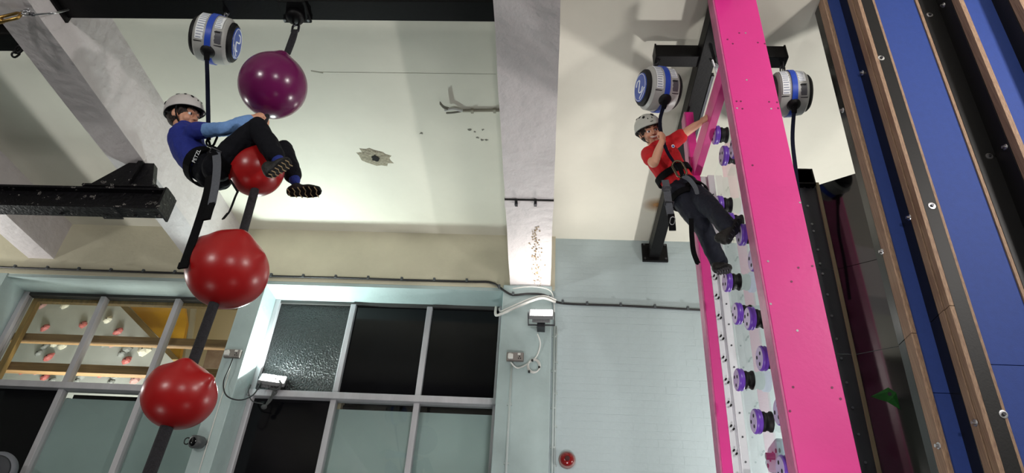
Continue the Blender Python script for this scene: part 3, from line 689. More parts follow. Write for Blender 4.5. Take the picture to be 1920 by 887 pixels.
# spool holds
def make_spool():
    e = empty('spool_hold', (0, 0, 0))
    MB().lathe([(0, .058), (.008, .058), (.018, .050), (.036, .050), (.038, .056), (.05, .056), (.06, .052)], (0, 0, 0), (-1, 0, 0), 28).build('waist', M_rubk, e, off=V(), smooth=True)
    MB().lathe([(.058, .056), (.062, .066), (.069, .069), (.076, .066), (.079, .067), (.087, .07), (.095, .067), (.098, .060)], (0, 0, 0), (-1, 0, 0), 32).build('flange', M_purp, e, off=V(), smooth=True)
    MB().lathe([(.095, .062), (.0995, .061), (.1005, .055)], (0, 0, 0), (-1, 0, 0), 32).build('face_plate', M_flange, e, off=V())
    for k in range(3):
        a = 2.1 * k + .6; c = V((-.1, math.cos(a) * .033, math.sin(a) * .033)); MB().cyl(c, c - V((.0015, 0, 0)), .011, seg=12).build('hole', M_dark, e, off=V())
    return e
SP = [(1337, 253, 'topmost purple spool hold under the pink rail'), (1352, 292, 'purple spool hold just below the topmost one'), (1372, 278, 'purple spool hold high up half behind the pink post'),
      (1388, 325, 'sliver of a spool hold peeking past the pink post near the top'), (1343, 385, 'purple spool hold level with the thighs of the child in red'), (1385, 440, 'purple spool hold under the raised foot of the child in red'),
      (1362, 418, 'spool hold hidden behind the raised shoe of the child in red'), (1408, 487, 'pale spool hold face beside the pink post below the raised foot'), (1358, 528, 'purple spool hold under the lower foot of the child in red'),
      (1377, 588, 'left of the two neighbouring spool holds below the lower foot'), (1400, 597, 'right of the two neighbouring spool holds below the lower foot'), (1423, 672, 'spool hold against the pink post below the neighbouring pair'),
      (1380, 712, 'spool hold overlapping the silver rail in the lower half'), (1412, 790, 'lowest fully visible purple spool hold'), (1457, 772, 'pale spool hold face half behind the pink post near the bottom'), (1462, 880, 'spool hold cut by the bottom edge of the picture')]
sp0 = make_spool()
for i, (px, py, lab) in enumerate(SP):
    o = sp0 if i == 0 else copy_tree(sp0)
    q = atx(px, py, XP - .1); o.location = (XP, q.y, q.z); o.rotation_euler = (random.uniform(0, 6), 0, 0)
    tag(o, lab, 'climbing hold', 'spool holds on the clear wall')
    SP[i] = (px, py, q)
# pale blue plate hold behind the sheet
c = atx(1452, 856, XP + .06); e = empty('pale_blue_hold', c, 'pale blue plate-shaped hold low behind the clear sheet', 'climbing hold')
MB().prism([c + V((0, a, b)) for a, b in ((-.16, -.06), (-.02, -.1), (.15, -.05), (.2, .02), (.1, .08), (-.05, .09), (-.15, .05))], (.05, 0, 0)).build('plate', mat('ice blue plastic', '#9fb9c9', .5), e, bevel=.015)
for k in range(5):
    q = c + V((-.002, -.11 + .06 * k, .02 * math.sin(k))); MB().cyl(q, q + V((-.003, 0, 0)), .013, seg=10).build('hole', M_dark, e)
MB().cyl(c + V((.02, 0, 0)), (XP + .012, c.y, c.z), .02).build('bolt', M_dsteel, e)

# ---- black support frame above the wall
fr = empty('black_steel_frame', (1.19, 6.2, 5.7), 'black steel T-shaped frame above the pink wall bolted to the back wall', 'steel frame')
MB().box((1.13, 2.7, 5.68), (1.25, 6.2, 5.83)).build('depth_beam', M_black, fr, bevel=.006)
MB().box((.80, 3.42, 5.70), (1.79, 3.53, 5.83)).build('cross_beam', M_black, fr, bevel=.006)
for x in (.80, 1.784): MB().box((x - .003, 3.415, 5.695), (x + .009, 3.535, 5.835)).build('end_cap', M_black, fr)
MB().box((1.06, 6.20, 5.64), (1.34, 6.232, 5.87)).build('wall_plate', M_black, fr, bevel=.004)
for x in (1.085, 1.315):
    for z in (5.665, 5.845): MB().cyl((x, 6.2, z), (x, 6.185, z), .013, seg=6).build('bolt', M_dsteel, fr)
MB().box((1.255, 3.6, 5.68), (1.275, 5.2, 5.72)).build('cable_tray', M_dsteel, fr)
MB().tube(crv([at(1326, 85, 3.4), at(1327, 105, 3.45), at(1340, 120, 3.5), at(1352, 130, 3.4)], 5), .012, 8).build('sleeve_pipe', M_alu, fr, True)
MB().tube(crv([at(1328, 88, 3.38), at(1334, 108, 3.43), at(1341, 128, 3.48), at(1346, 142, 3.5)], 5), .008, 8).build('sleeve_pipe', M_alu, fr, True)

# ================================================================== BLACK PANELS BEHIND
bp = empty('black_climbing_panel', lean(2.0, 4.0, 0), 'matt black screw-dotted climbing panel right of the pink post', 'climbing wall')
zt = atl(1515, 346, 4.0).z; xr = 2.06
M_bp = mat('black panel', '#55585d', .35, var=.12, scale=3, bump=.03, bscale=60)
M_bpg = mat('glossy black panel', '#0a0b0c', .06, var=.2, scale=3, spec=1.0, coat=.6)
zs = [zt, atl(1560, 505, 4.0).z, atl(1580, 664, 4.0).z, 1.6, .02]
for a, b in zip(zs, zs[1:]): MB().lbox(1.86, xr, 4.0, 4.02, b + .002, a - .002).build('panel_sheet', M_bp, bp)
MB().lbox(xr, xr + .022, 3.985, 4.02, .02, zt + .01).build('ply_edge', mat('light ply edge', '#b8a886', .6, var=.1), bp)
for (px, py) in ((1508, 352), (1520, 352), (1514, 387), (1522, 421), (1525, 434), (1533, 469), (1537, 495), (1542, 514), (1551, 553), (1559, 593), (1568, 636), (1577, 673), (1587, 718), (1598, 765), (1609, 815), (1622, 868)):
    q = atl(px, py, 4.0); MB().cyl(q, q + V((0, -.008, 0)), .009, seg=8).build('screw', M_steel, bp)
# angled glossy panel that joins its edge and comes forward to the blue columns
dv = V((.84, -.54, 0)); Lg = .62; x0 = xr + .022
def gp_(t, z): return lean(x0, 4.0, z) + dv * t
gpn = empty('glossy_black_panel', gp_(.3, 0), 'glossy black angled panel with reflections beside the blue columns', 'climbing wall')
off = V((.54, .84, 0)) * .02
for a, b in zip(zs, zs[1:]): MB().hexa([gp_(0, b + .002), gp_(Lg, b + .002), gp_(Lg, b + .002) + off, gp_(0, b + .002) + off, gp_(0, a - .002), gp_(Lg, a - .002), gp_(Lg, a - .002) + off, gp_(0, a - .002) + off]).build('panel_sheet', M_bpg, gpn)
# green hold
n = V((-.6, -.8, 0)); r = ray(1662, 748); P0 = gp_(0, 3); tt = 0
nn = (gp_(1, 3) - gp_(0, 3)).cross(gp_(0, 4) - gp_(0, 3)).normalized()
q = CAM + r * (nn.dot(P0 - CAM) / nn.dot(r))
if nn.y > 0: nn = -nn
e = empty('green_hold', q, 'small bright green wedge hold on the glossy black panel', 'climbing hold')
up_ = V((0, 0, 1)); rt_ = up_.cross(nn).normalized()
W_ = lambda a, b, c: q + rt_ * a + up_ * b + nn * c
M_green = mat('green hold', '#2f8a35', .5, var=.1)
MB().add([W_(-.09, .03, 0), W_(.03, .075, 0), W_(.065, .03, 0), W_(.06, -.08, 0), W_(.0, -.02, 0), W_(.02, .03, .05), W_(.045, -.01, .055)], [(0, 1, 5), (1, 2, 6, 5), (2, 3, 6), (3, 4, 6), (4, 0, 5, 6), (0, 4, 3, 2, 1)]).build('wedge', M_green, e)
f = W_(.03, .012, .05); MB().cyl(f, f + nn * .006, .012, seg=10).build('bolt', M_dsteel, e)
# black box-section stub on top of the panel
q0 = lean(1.99, 3.97, zt); e = empty('steel_stub', q0, 'short black box section standing above the black panel', 'steel stub')
c = at(1508, 330, q0.y - .02); s_ = .075
for x0_, x1_, z0_, z1_ in ((-s_, s_, -s_, -s_ + .012), (-s_, s_, s_ - .012, s_), (-s_, -s_ + .012, -s_, s_), (s_ - .012, s_, -s_, s_)):
    MB().box(c + V((x0_, 0, z0_)), c + V((x1_, .6, z1_))).build('tube_side', M_black, e)
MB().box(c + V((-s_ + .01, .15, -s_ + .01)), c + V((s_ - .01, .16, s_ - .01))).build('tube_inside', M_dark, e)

# ================================================================== BLUE AND BLACK COLUMNS
def wcol(name, px, Y0, label): return empty(name, lean(atl(px, 200, Y0).x, Y0, 0), label, 'climbing wall')
def X(px, Y0): return atl(px, 200, Y0).x
def board(o, nm, x0, x1, y0, y1, m, cuts=(), z1=5.9, bevel=.0015, label=None):
    zz = [z1] + list(cuts) + [.02]
    for a, b in zip(zz, zz[1:]): MB().lbox(x0, x1, y0, y1, b + .0015, a - .0015).build(nm, m, o, bevel=bevel, label=label)
def cbolt(o, px, py, Y0, front=True, X0=None):
    if front:
        q = atl(px, py, Y0); n = V((0, -1, -LEAN)).normalized()
        MB().lathe([(0, .021), (.003, .020), (.0035, .014)], q, n, 16).build('washer', M_steel, o)
        MB().lathe([(.003, .010), (.012, .009)], q, n, 6).build('bolt', M_dsteel, o)
    else:
        q = atx(px, py, X0); n = V((-1, 0, 0))
        MB().lathe([(0, .018), (.004, .016)], q, n, 14).build('washer', M_steel, o)
        MB().lathe([(.003, .010), (.018, .009)], q, n, 6).build('bolt', M_steel, o)
zA = atl(1757, 735, 3.05).z; zB = atl(1900, 683, 2.87).z; zB2 = atl(1780, 573, 2.87).z; zO = atl(1715, 633, 3.1).z
# column A
YA = 3.05; xa = X(1596, YA)
A_ = wcol('blue_column', 1596, YA, 'narrow blue climbing column next to the glossy black panel')
board(A_, 'side_board', xa, xa + .02, YA + .078, YA + .15, M_olive, (zO,), label='black film-faced side board')
board(A_, 'ply_edge', xa, xa + .03, YA, YA + .078, M_ply, (zO,), label='plywood edge')
board(A_, 'front_board', xa + .03, X(1640, YA), YA + .012, YA + .03, M_blue, (zA,), label='blue front board')
for px, py in ((1524, 4), (1580, 207), (1654, 472), (1760, 836)): cbolt(A_, px, py, 0, False, xa)
# column B
YB = 2.87; xb = X(1666, YB)
B_ = wcol('black_and_blue_column', 1666, YB, 'widest climbing column with a blue strip between black borders')
board(B_, 'side_board', xb, xb + .02, YB + .102, YB + .21, M_olive, (zB2,), label='black film-faced side board')
board(B_, 'ply_edge', xb, xb + .03, YB + .050, YB + .10, M_ply, (zB2,), label='plywood edge')
board(B_, 'ply_edge', xb + .006, xb + .03, YB, YB + .046, M_ply, (zB2,), label='plywood edge')
board(B_, 'border_board', xb + .03, X(1699, YB), YB, YB + .02, M_blackply, label='black border board')
board(B_, 'chamfer_strip', X(1699, YB), X(1704, YB), YB + .002, YB + .02, M_ply)
board(B_, 'front_board', X(1704, YB), X(1789, YB), YB + .012, YB + .03, M_blue, (zB,), label='blue front board')
board(B_, 'chamfer_strip', X(1789, YB), X(1795, YB), YB + .002, YB + .02, M_ply)
board(B_, 'border_board', X(1795, YB), X(1834, YB), YB, YB + .02, M_blackply, label='black border board')
board(B_, 'chamfer_strip', X(1834, YB), X(1838, YB), YB + .002, YB + .02, M_ply)
board(B_, 'backing', xb + .03, X(1838, YB), YB + .03, YB + .1, M_blackply)
for px, py in ((1617, 137), (1705, 408), (1829, 793)): cbolt(B_, px, py, 0, False, xb)
for px, py in ((1652, 109), (1747, 386), (1881, 777), (1743, 28), (1855, 293)): cbolt(B_, px, py, YB)
# column C
YC = 2.69; xc = X(1880, YC)
C_ = wcol('blue_column', 1880, YC, 'blue climbing column with striped plywood edge near the right edge')
board(C_, 'side_board', xc, xc + .02, YC + .062, YC + .21, M_blackply, label='black side board')
board(C_, 'ply_edge', xc, xc + .03, YC, YC + .03, M_ply, label='plywood edge')
board(C_, 'ply_edge', xc + .003, xc + .03, YC + .032, YC + .060, M_ply, label='plywood edge')
board(C_, 'front_board', xc + .03, X(1953, YC), YC + .008, YC + .03, M_blue, label='blue front board')
for px, py in ((1769, 10), (1885, 276)): cbolt(C_, px, py, 0, False, xc)
# column D
YD = 2.52; xd = X(2006, YD)
D_ = wcol('black_column', 2006, YD, 'black climbing column with plywood edge at the top right corner')
board(D_, 'side_board', xd, xd + .02, YD + .07, YD + .2, M_blackply, label='black side board')
board(D_, 'ply_edge', xd, xd + .03, YD, YD + .035, M_ply, label='plywood edge')
board(D_, 'ply_edge', xd + .003, xd + .03, YD + .038, YD + .068, M_ply, label='plywood edge')
board(D_, 'front_board', xd + .03, xd + .35, YD + .004, YD + .03, M_blackply)

# ================================================================== AUTO-BELAY UNITS
def pxlen(p, n): return n * -(RW.transposed() @ (V(p) - CAM)).z / FPX
def autobelay(c, rot, disc, hang, label, tail):
    """drum-shaped unit, axis along local x; `disc` is the side of the blue badge; hang = point it hangs from"""
    e = empty('auto_belay_unit', c, label, 'auto-belay', 'auto-belay units'); e.rotation_euler = rot
    B = lambda mb, n, m, p=e, **k: mb.build(n, m, p, off=V((0, 0, 0)), **k)
    def arc(x0, x1, a0, a1, r, t=.003, n=10):
        mb = MB(); vs = []; fs = []
        for i in range(n + 1):
            a = math.radians(a0 + (a1 - a0) * i / n); d = V((0, math.cos(a), math.sin(a)))
            vs += [d * r + V((x0, 0, 0)), d * r + V((x1, 0, 0)), d * (r + t) + V((x1, 0, 0)), d * (r + t) + V((x0, 0, 0))]
        for i in range(n):
            for k in range(4): fs.append((i * 4 + k, i * 4 + (k + 1) % 4, i * 4 + 4 + (k + 1) % 4, i * 4 + 4 + k))
        fs += [(3, 2, 1, 0), (n * 4, n * 4 + 1, n * 4 + 2, n * 4 + 3)]
        return mb.add(vs, fs)
    smooth_angle(B(MB().lathe([(-.112, .128), (-.104, .146), (-.09, .158), (-.03, .165), (.03, .165), (.09, .158), (.104, .146), (.112, .128)], (0, 0, 0), (1, 0, 0), 40), 'casing', M_grey), 30)
    smooth_angle(B(MB().lathe([(-.019, .164), (-.019, .172), (.019, .172), (.019, .164)], (0, 0, 0), (1, 0, 0), 40, close=False), 'strap', M_bluep, label='blue strap around the casing'), 30)
    for s in (-1, 1):
        cap_ = smooth_angle(B(MB().lathe([(s * .108, .136), (s * .125, .134), (s * .138, .12), (s * .141, .10)], (0, 0, 0), (1, 0, 0), 36), 'end_cap', M_rubk), 30)
        if s == disc:
            bd = B(MB().lathe([(s * .138, .108), (s * .1445, .106), (s * .146, .10)], (0, 0, 0), (1, 0, 0), 36), 'badge', M_bdisc, cap_, label='blue round badge with white swirl')
            ringp = [V((s * .1465, math.cos(a) * .098, math.sin(a) * .098)) for a in [i * 6.2832 / 36 for i in range(36)]]
            B(MB().ribbon(ringp, .004, .0012, V((1, 0, 0)), closed=True) if False else MB().tube(ringp, .002, 5, closed=True), 'badge_ring', M_white, cap_)
            sw = crv([V((s * .147, y * -s, z)) for y, z in ((.035, .05), (.0, .065), (-.028, .04), (.0, .01), (.03, -.02), (.0, -.05), (-.035, -.04))], 5)
            B(MB().tube(sw, .005, 6), 'swirl', M_white, cap_)
            B(MB().tube([V((s * .147, -.05, -.068)), V((s * .147, .05, -.068))], .004, 6), 'badge_line', M_white, cap_)
    # labels wrapped on the casing, with printed lines
    for (x0, x1, a0, a1, nl) in ((-.083, -.026, 150, 232, 12), (.03, .078, 160, 200, 7)):
        lb_ = B(arc(x0, x1, a0, a1, .1615), 'printed_label', M_white, label='white printed label')
        for i in range(nl):
            a = a0 + (a1 - a0) * (i + .7) / (nl + .4); w = (x1 - x0) * random.uniform(.55, .82)
            B(arc(x0 + .005, x0 + .005 + w, a, a + (a1 - a0) / (nl * 3.2), .1646, .0008, 2), 'print_line', M_print, lb_)
    wd = B(arc(.028, .082, 206, 236, .1605, .003), 'window', mat('window dark grey', '#55555a', .25), label='dark inspection window')
    B(arc(.036, .074, 208, 211, .1637, .001, 3), 'print_line', M_dark, wd)
    B(arc(-.09, -.022, 236, 238, .1605, .003, 2), 'casing_rib', M_dsteel); B(arc(.022, .09, 240, 242, .1605, .003, 2), 'casing_rib', M_dsteel)
    # nozzle underneath, carrying loop on top
    B(MB().lathe([(.14, .05), (.165, .048), (.178, .036), (.182, .02)], (0, 0, 0), (0, -.18, -1), 24), 'nozzle', M_rubk, smooth=True)
    B(MB().tube(crv([V((-.0, -.03, .165)), V((0, -.025, .20)), V((0, .0, .215)), V((0, .025, .20)), V((0, .03, .165))], 4), .017, 10), 'top_loop', M_bluep, smooth=True, label='bright blue lifting loop')
    B(MB().tube(crv([V((.05, 0, .15)), V((.06, 0, .19)), V((.03, 0, .21))], 4), .012, 8), 'side_lug', M_grey, smooth=True)
    # chain up to the beam
    R_ = e.rotation_euler.to_matrix(); top = V(c) + R_ @ V((0, 0, .215)); hang = V(hang); L = (hang - top).length; n = max(2, round(L / .042)); d = (hang - top).normalized()
    ch = empty('hanging_chain', hang, tail[4], 'chain')
    for i in range(n): chain_link(MB(), top + d * (L * (i + .5) / n), d, V((1, 0, 0)) if i % 2 else V((0, 1, 0)), L / n * 1.45, .034, .0055).build('link', M_dsteel if i else M_steel, ch, True)
    # webbing
    noz = V(c) + R_ @ V((0, -.032, -.18)); pts = [noz] + [V(p) for p in tail[0]]
    wl = empty('belay_webbing', noz, tail[1], 'webbing')
    MB().ribbon(crv(pts, 6), tail[3], .006, tail[2]).build('tape', M_webn, wl)
    MB().ribbon([noz - (noz - pts[1]).normalized() * .02 * i for i in range(4)], tail[3] * 1.35, .011, tail[2]).build('stitched_sleeve', M_web, wl)
    return e

YR = 2.97
c1u = at(404, 74, 2.93)
autobelay(c1u, (0, 0, math.radians(14)), 1, at(430, 8, 2.90), 'grey auto-belay unit with blue badge on its right above the child in blue',
          ([at(389, 150, 2.93), at(390, 200, 2.94), at(391, 252, 2.95), at(391, 262, 2.95)], 'navy webbing running down to the harness of the child in blue', V((.9, .4, 0)), .026, 'dark chain holding the auto-belay unit with the badge on its right'))
c2u = at(1234, 168, 3.47)
autobelay(c2u, (math.radians(-8), math.radians(-7), math.radians(14)), -1, V((.835, 3.475, 5.70)), 'grey auto-belay unit with blue badge on its left above the child in red',
          ([at(1238, 222, 3.46), at(1240, 250, 3.44), at(1249, 280, 3.45), at(1262, 302, 3.47), at(1272, 313, 3.48)], 'navy webbing gripped by the child in red', V((.9, .4, 0)), .026, 'steel chain holding the auto-belay unit above the child in red'))
c3u = at(1478, 176, 3.47)
autobelay(c3u, (math.radians(-5), 0, math.radians(-4)), 0, V((1.765, 3.475, 5.70)), 'grey auto-belay unit half hidden behind the pink post',
          ([at(1486, 260, 3.46), at(1492, 320, 3.46), at(1500, 400, 3.5)], 'dark webbing hanging beside the pink post', V((1, 0, 0)), .026, 'steel chain holding the auto-belay unit behind the pink post'))

# ================================================================== BALLS ON THE ROPE
def ball(px, py, r, m, label, lumps, squash=1.0, Y=YR, name='climbing_ball'):
    c = at(px, py, Y); R_ = pxlen(c, r); e = empty(name, c - V((0, 0, R_)), label, 'ball', 'balls on the climbing rope')
    mb = MB().ell((0, 0, 0), (1, 1, 1), seg=64, rings=40)
    L = [((RW @ V((a, b, d))).normalized(), amp, wd) for a, b, d, amp, wd in lumps]
    out = []
    for v in mb.v:
        k = 1.0; n = v.normalized()
        for d, amp, wd in L:
            t = math.acos(max(-1, min(1, n.dot(d)))); k += amp * math.exp(-(t / wd) ** 2)
        out.append(c + V((n.x * R_, n.y * R_, n.z * R_ * squash)) * k)
    mb.v = out; o = mb.build('skin', m, e, True); return e, c, R_
eP, cP, rP = ball(512, 160, 62, M_purpball, 'shiny dark purple ball below the steel beam', [(.30, .95, .0, .10, .20), (0, -1, 0, .02, .3)])
e1, cb1, r1 = ball(480, 318, 51, M_red, 'small red ball between the knees of the child in blue', [(-.25, .95, .1, .09, .35)])
e2, cb2, r2 = ball(427, 508, 74, M_red, 'large red ball hanging below the child in blue', [(.40, .85, .15, .17, .30), (-.62, .72, .1, .12, .22), (.88, .38, .1, .09, .15), (-.1, .95, .1, .07, .35)], .96)
e3, cb3, r3 = ball(337, 742, 66, M_red, 'lowest red ball in front of the left window', [(.22, .93, .1, .19, .27), (.86, .52, .1, .19, .19), (-.5, .8, .1, .05, .3), (.55, .8, .3, -.05, .2)], .93)
M_rp = mat('black braided rope', '#131217', .75, col2='#25242b', scale=70, bump=.7, bscale=130)
rope = empty('ball_rope', at(560, 30, YR), 'thick black rope threaded through the hanging balls', 'rope')
def seg_(a, b, r, nm='rope_section'): MB().tube(crv([V(a), V(b)], 10), r, 14).build(nm, M_rp, rope, True)
pt = lambda x, y, Y=YR: at(x, y, Y)
seg_(pt(501, 218), pt(477, 275), .016); seg_(pt(479, 352), pt(455, 438), .024); seg_(pt(402, 568), pt(358, 690), .026); seg_(pt(314, 798), pt(268, 920), .030)
# purple ball hanger: sleeve, thimble, shackle, beam clamp
hg = empty('ball_hanger', at(556, 30, YR), 'black wire sleeve and shackle between the steel beam and the purple ball', 'hanger')
MB().tube(crv([pt(536, 104), pt(546, 76), pt(552, 60)], 5), .020, 12).build('sleeve', M_rp, hg, True)
MB().tube(crv([pt(542, 100), pt(552, 74), pt(556, 58)], 5), .012, 10).build('sleeve', M_rp, hg, True)
d = (pt(558, 36) - pt(552, 62)).normalized(); chain_link(MB(), pt(554, 54), d, V((1, 0, 0)), .085, .045, .009).build('thimble', M_dsteel, hg, True)
chain_link(MB(), pt(558, 40), d, V((.3, 1, 0)), .08, .04, .008).build('shackle', M_steel, hg, True)
q = V((pt(560, 36).x, 2.89, 5.5)); MB().box(q + V((-.10, -.09, -.022)), q + V((.10, .09, .0))).build('clamp_plate', M_black, hg, bevel=.006)
MB().lathe([(0, .07), (.03, .06), (.045, .03)], q + V((0, .03, -.02)), (0, 0, -1), 18).build('clamp_eye', M_black, hg, True)
for sx in (-1, 1): MB().cyl(q + V((sx * .085, .06, -.035)), q + V((sx * .085, .06, .03)), .01, seg=8).build('clamp_bolt', M_steel, hg)

# ================================================================== PEOPLE
class Head:
    def __init__(s, c, f, u, k=1.0):
        s.c = V(c); s.f = (RW @ V(f)).normalized(); u = RW @ V(u); s.u = (u - s.f * u.dot(s.f)).normalized(); s.s = s.u.cross(s.f); s.k = k   # s points to the person's left
    def p(s, f, l, u): return s.c + (s.f * f + s.s * l + s.u * u) * s.k
    def ax(s): return (s.f, s.s, s.u)
    def e(s, mb, c, r, seg=20, rings=14): return mb.ell(s.p(*c), [x * s.k for x in r], s.ax(), seg, rings)
    def t(s, mb, pts, rad, seg=10): return mb.tube([s.p(*q) for q in pts], [r * s.k for r in rad] if isinstance(rad, list) else rad * s.k, seg)
    def skull(s, mb, neck):
        s.e(mb, (-.012, 0, .028), (.090, .072, .088)); s.e(mb, (.032, 0, -.028), (.055, .058, .062)); s.e(mb, (.052, 0, -.066), (.032, .036, .028)); s.e(mb, (.073, 0, -.078), (.016, .018, .013))
        for l in (-1, 1):
            s.e(mb, (.058, l * .034, -.028), (.026, .024, .028)); s.e(mb, (-.006, l * .073, -.012), (.018, .011, .028)); s.e(mb, (.004, l * .068, -.020), (.014, .008, .018))
        s.e(mb, (.070, 0, .026), (.020, .052, .016))
        s.t(mb, [(.082, 0, .008), (.096, 0, -.010), (.104, 0, -.024)], [.008, .009, .0125]); 
        for l in (-1, 1): s.e(mb, (.094, l * .010, -.027), (.010, .008, .007))
        s.e(mb, (.083, 0, -.050), (.014, .024, .013))
        mb.tube([s.p(-.015, 0, -.04), V(neck)], [.046 * s.k, .045], 16)
    def face(s, par, smile=False, lids=0):
        for l in (-1, 1):
            ey = s.e(MB(), (.0755, l * .030, -.001), (.0125, .0145, .0095)).build('eye', M_white, par, True)
            s.e(MB(), (.0855, l * .0305, -.001), (.0042, .0070, .0072)).build('iris', mat('dark iris', '#20150f', .2), ey, True)
            s.t(MB(), [(.081, l * .014, .009), (.086, l * .030, .0125), (.076, l * .047, .008)], [.003, .0042, .003]).build('eyelid', M_skin, par, True)
            s.t(MB(), [(.088, l * .012, .024), (.088, l * .030, .030), (.074, l * .050, .024)], [.003, .0042, .0025]).build('eyebrow', M_hair, par, True)
        if smile:
            s.t(MB(), [(.080, -.030, -.043), (.0945, -.016, -.051), (.100, 0, -.0535), (.0945, .016, -.051), (.080, .030, -.043)], [.003, .0062, .0072, .0062, .003]).build('teeth', mat('teeth', '#f0ebe0', .3), par, True)
            s.t(MB(), [(.077, -.033, -.040), (.0935, -.017, -.0445), (.099, 0, -.0455), (.0935, .017, -.0445), (.077, .033, -.040)], [.002, .0028, .0034, .0028, .002]).build('upper_lip', M_lip, par, True)
            s.t(MB(), [(.077, -.031, -.044), (.0905, -.017, -.0585), (.097, 0, -.0625), (.0905, .017, -.0585), (.077, .031, -.044)], [.002, .0036, .0045, .0036, .002]).build('lower_lip', M_lip, par, True)
        else:
            s.t(MB(), [(.080, -.020, -.050), (.095, -.007, -.048), (.096, .007, -.048), (.080, .020, -.050)], [.002, .004, .004, .002]).build('upper_lip', M_lip, par, True)
            s.t(MB(), [(.079, -.018, -.053), (.093, 0, -.057), (.079, .018, -.053)], [.002, .0045, .002]).build('lower_lip', M_lip, par, True)
    def hair(s, par, m=None):
        mb = MB(); s.e(mb, (-.016, 0, .030), (.094, .0755, .089), 28, 18); s.e(mb, (-.035, 0, -.015), (.068, .070, .065), 24, 14)
        for l in (-1, 1): s.t(mb, [(.030, l * .062, .045), (.026, l * .068, .015), (.018, l * .068, -.012)], [.016, .013, .006])
        return fuse('hair', mb, m or M_hair, par, .006, 2, wrinkle=.002, wfreq=70)
    def helmet(s, label, m, logo):
        e = empty('climbing_helmet', s.p(0, 0, .0), label, 'helmet')
        C = (-.004, 0, .036); rf, rs, ru = .127, .104, .108; n, rg = 48, 14
        def h(a): return -.012 + .024 * math.cos(a) - .016 * (1 - math.cos(a)) * .5 - .006 * math.cos(2 * a)
        def sp(a, el, k=1.0, d=0): 
            ridge = 1 + .012 * math.cos(6 * a) * math.cos(el) * math.sin(el) * 2
            return s.p(C[0] + math.cos(el) * math.cos(a) * (rf + d) * k * ridge, math.cos(el) * math.sin(a) * (rs + d) * k * ridge, C[2] + math.sin(el) * (ru + d) * k)
        vs = []; fs = []
        for layer, d in ((0, 0), (1, -.009)):
            for j in range(rg):
                for i in range(n):
                    a = 2 * math.pi * i / n; e0 = math.asin(h(a) / ru); el = e0 + (math.pi / 2 - e0) * j / rg
                    fl = .006 * max(0, 1 - j / 2.0) * (1 + .8 * max(0, math.cos(a))); vs.append(sp(a, el, d=d + fl))
            vs.append(sp(0, math.pi / 2, d=d))
        m1 = n * rg + 1
        for L_ in (0, 1):
            o_ = L_ * m1
            for j in range(rg - 1):
                for i in range(n): k = (i + 1) % n; fs.append((o_ + j * n + i, o_ + j * n + k, o_ + (j + 1) * n + k, o_ + (j + 1) * n + i))
            for i in range(n): fs.append((o_ + (rg - 1) * n + i, o_ + (rg - 1) * n + (i + 1) % n, o_ + m1 - 1))
        for i in range(n): k = (i + 1) % n; fs.append((i, k, m1 + k, m1 + i))
        sh = MB().add(vs, fs).build('shell', m, e, True)
        rim = [(vs[i] + vs[m1 + i]) / 2 for i in range(n)]
        MB().tube(rim, .0045 * s.k, 6, closed=True).build('rim_trim', M_rubk, e, True)
        mb = MB()
        for j in range(6):
            for i in range(n):
                a = 2 * math.pi * i / n; e0 = math.asin(h(a) / ru) - .02; mb.v.append(sp(a, e0 + .09 * j, d=-.016 - .002 * j))
        for j in range(5):
            for i in range(n): k = (i + 1) % n; mb.f.append((j * n + i, j * n + k, (j + 1) * n + k, (j + 1) * n + i))
        mb.build('liner', M_rubk, e, True)
        for a, el, ra, rb in ((.55, .85, .017, .011), (-.55, .85, .017, .011), (1.15, 1.0, .016, .009), (-1.15, 1.0, .016, .009), (1.9, .95, .014, .008), (-1.9, .95, .014, .008), (2.35, .18, .013, .015), (-2.35, .18, .013, .015), (.2, .6, .008, .004), (-.2, .6, .008, .004)):
            p = sp(a, el, d=.0005); nn = (p - s.p(C[0], 0, C[2] - .02)).normalized(); t = (sp(a, el + .05) - p); t = (t - nn * t.dot(nn)).normalized(); w = nn.cross(t)
            MB().ell(p, (ra * s.k, rb * s.k, .0028), (t, w, nn), 16, 8).build('vent', M_dark, e, True)
        if logo:
            p = sp(0, .30, d=.001); nn = (p - s.p(C[0], 0, C[2] - .02)).normalized(); w = nn.cross(s.u).normalized(); t = w.cross(nn)
            for i, x in enumerate((-.008, -.002, .004, .009)):
                q = p - w * x; MB().ell(q, (.0024, .004 + .001 * (i % 2), .001), (w, t, nn), 8, 6).build('logo_mark', M_dark, e)
        for l in (-1, 1):
            st = [sp(l * 1.35, math.asin(h(1.35) / ru)), s.p(.012, l * .078, -.015), s.p(.03, l * .064, -.06), s.p(.05, l * .03, -.098), s.p(.055, 0, -.103)]
            MB().ribbon(crv(st, 4), .012 * s.k, .003, s.f).build('chin_strap', M_rubk, e)
            st = [sp(l * 2.2, math.asin(h(2.2) / ru)), s.p(-.03, l * .078, -.02), s.p(.012, l * .074, -.045)]
            MB().ribbon(crv(st, 4), .010 * s.k, .003, s.u).build('rear_strap', M_rubk, e)
        return e
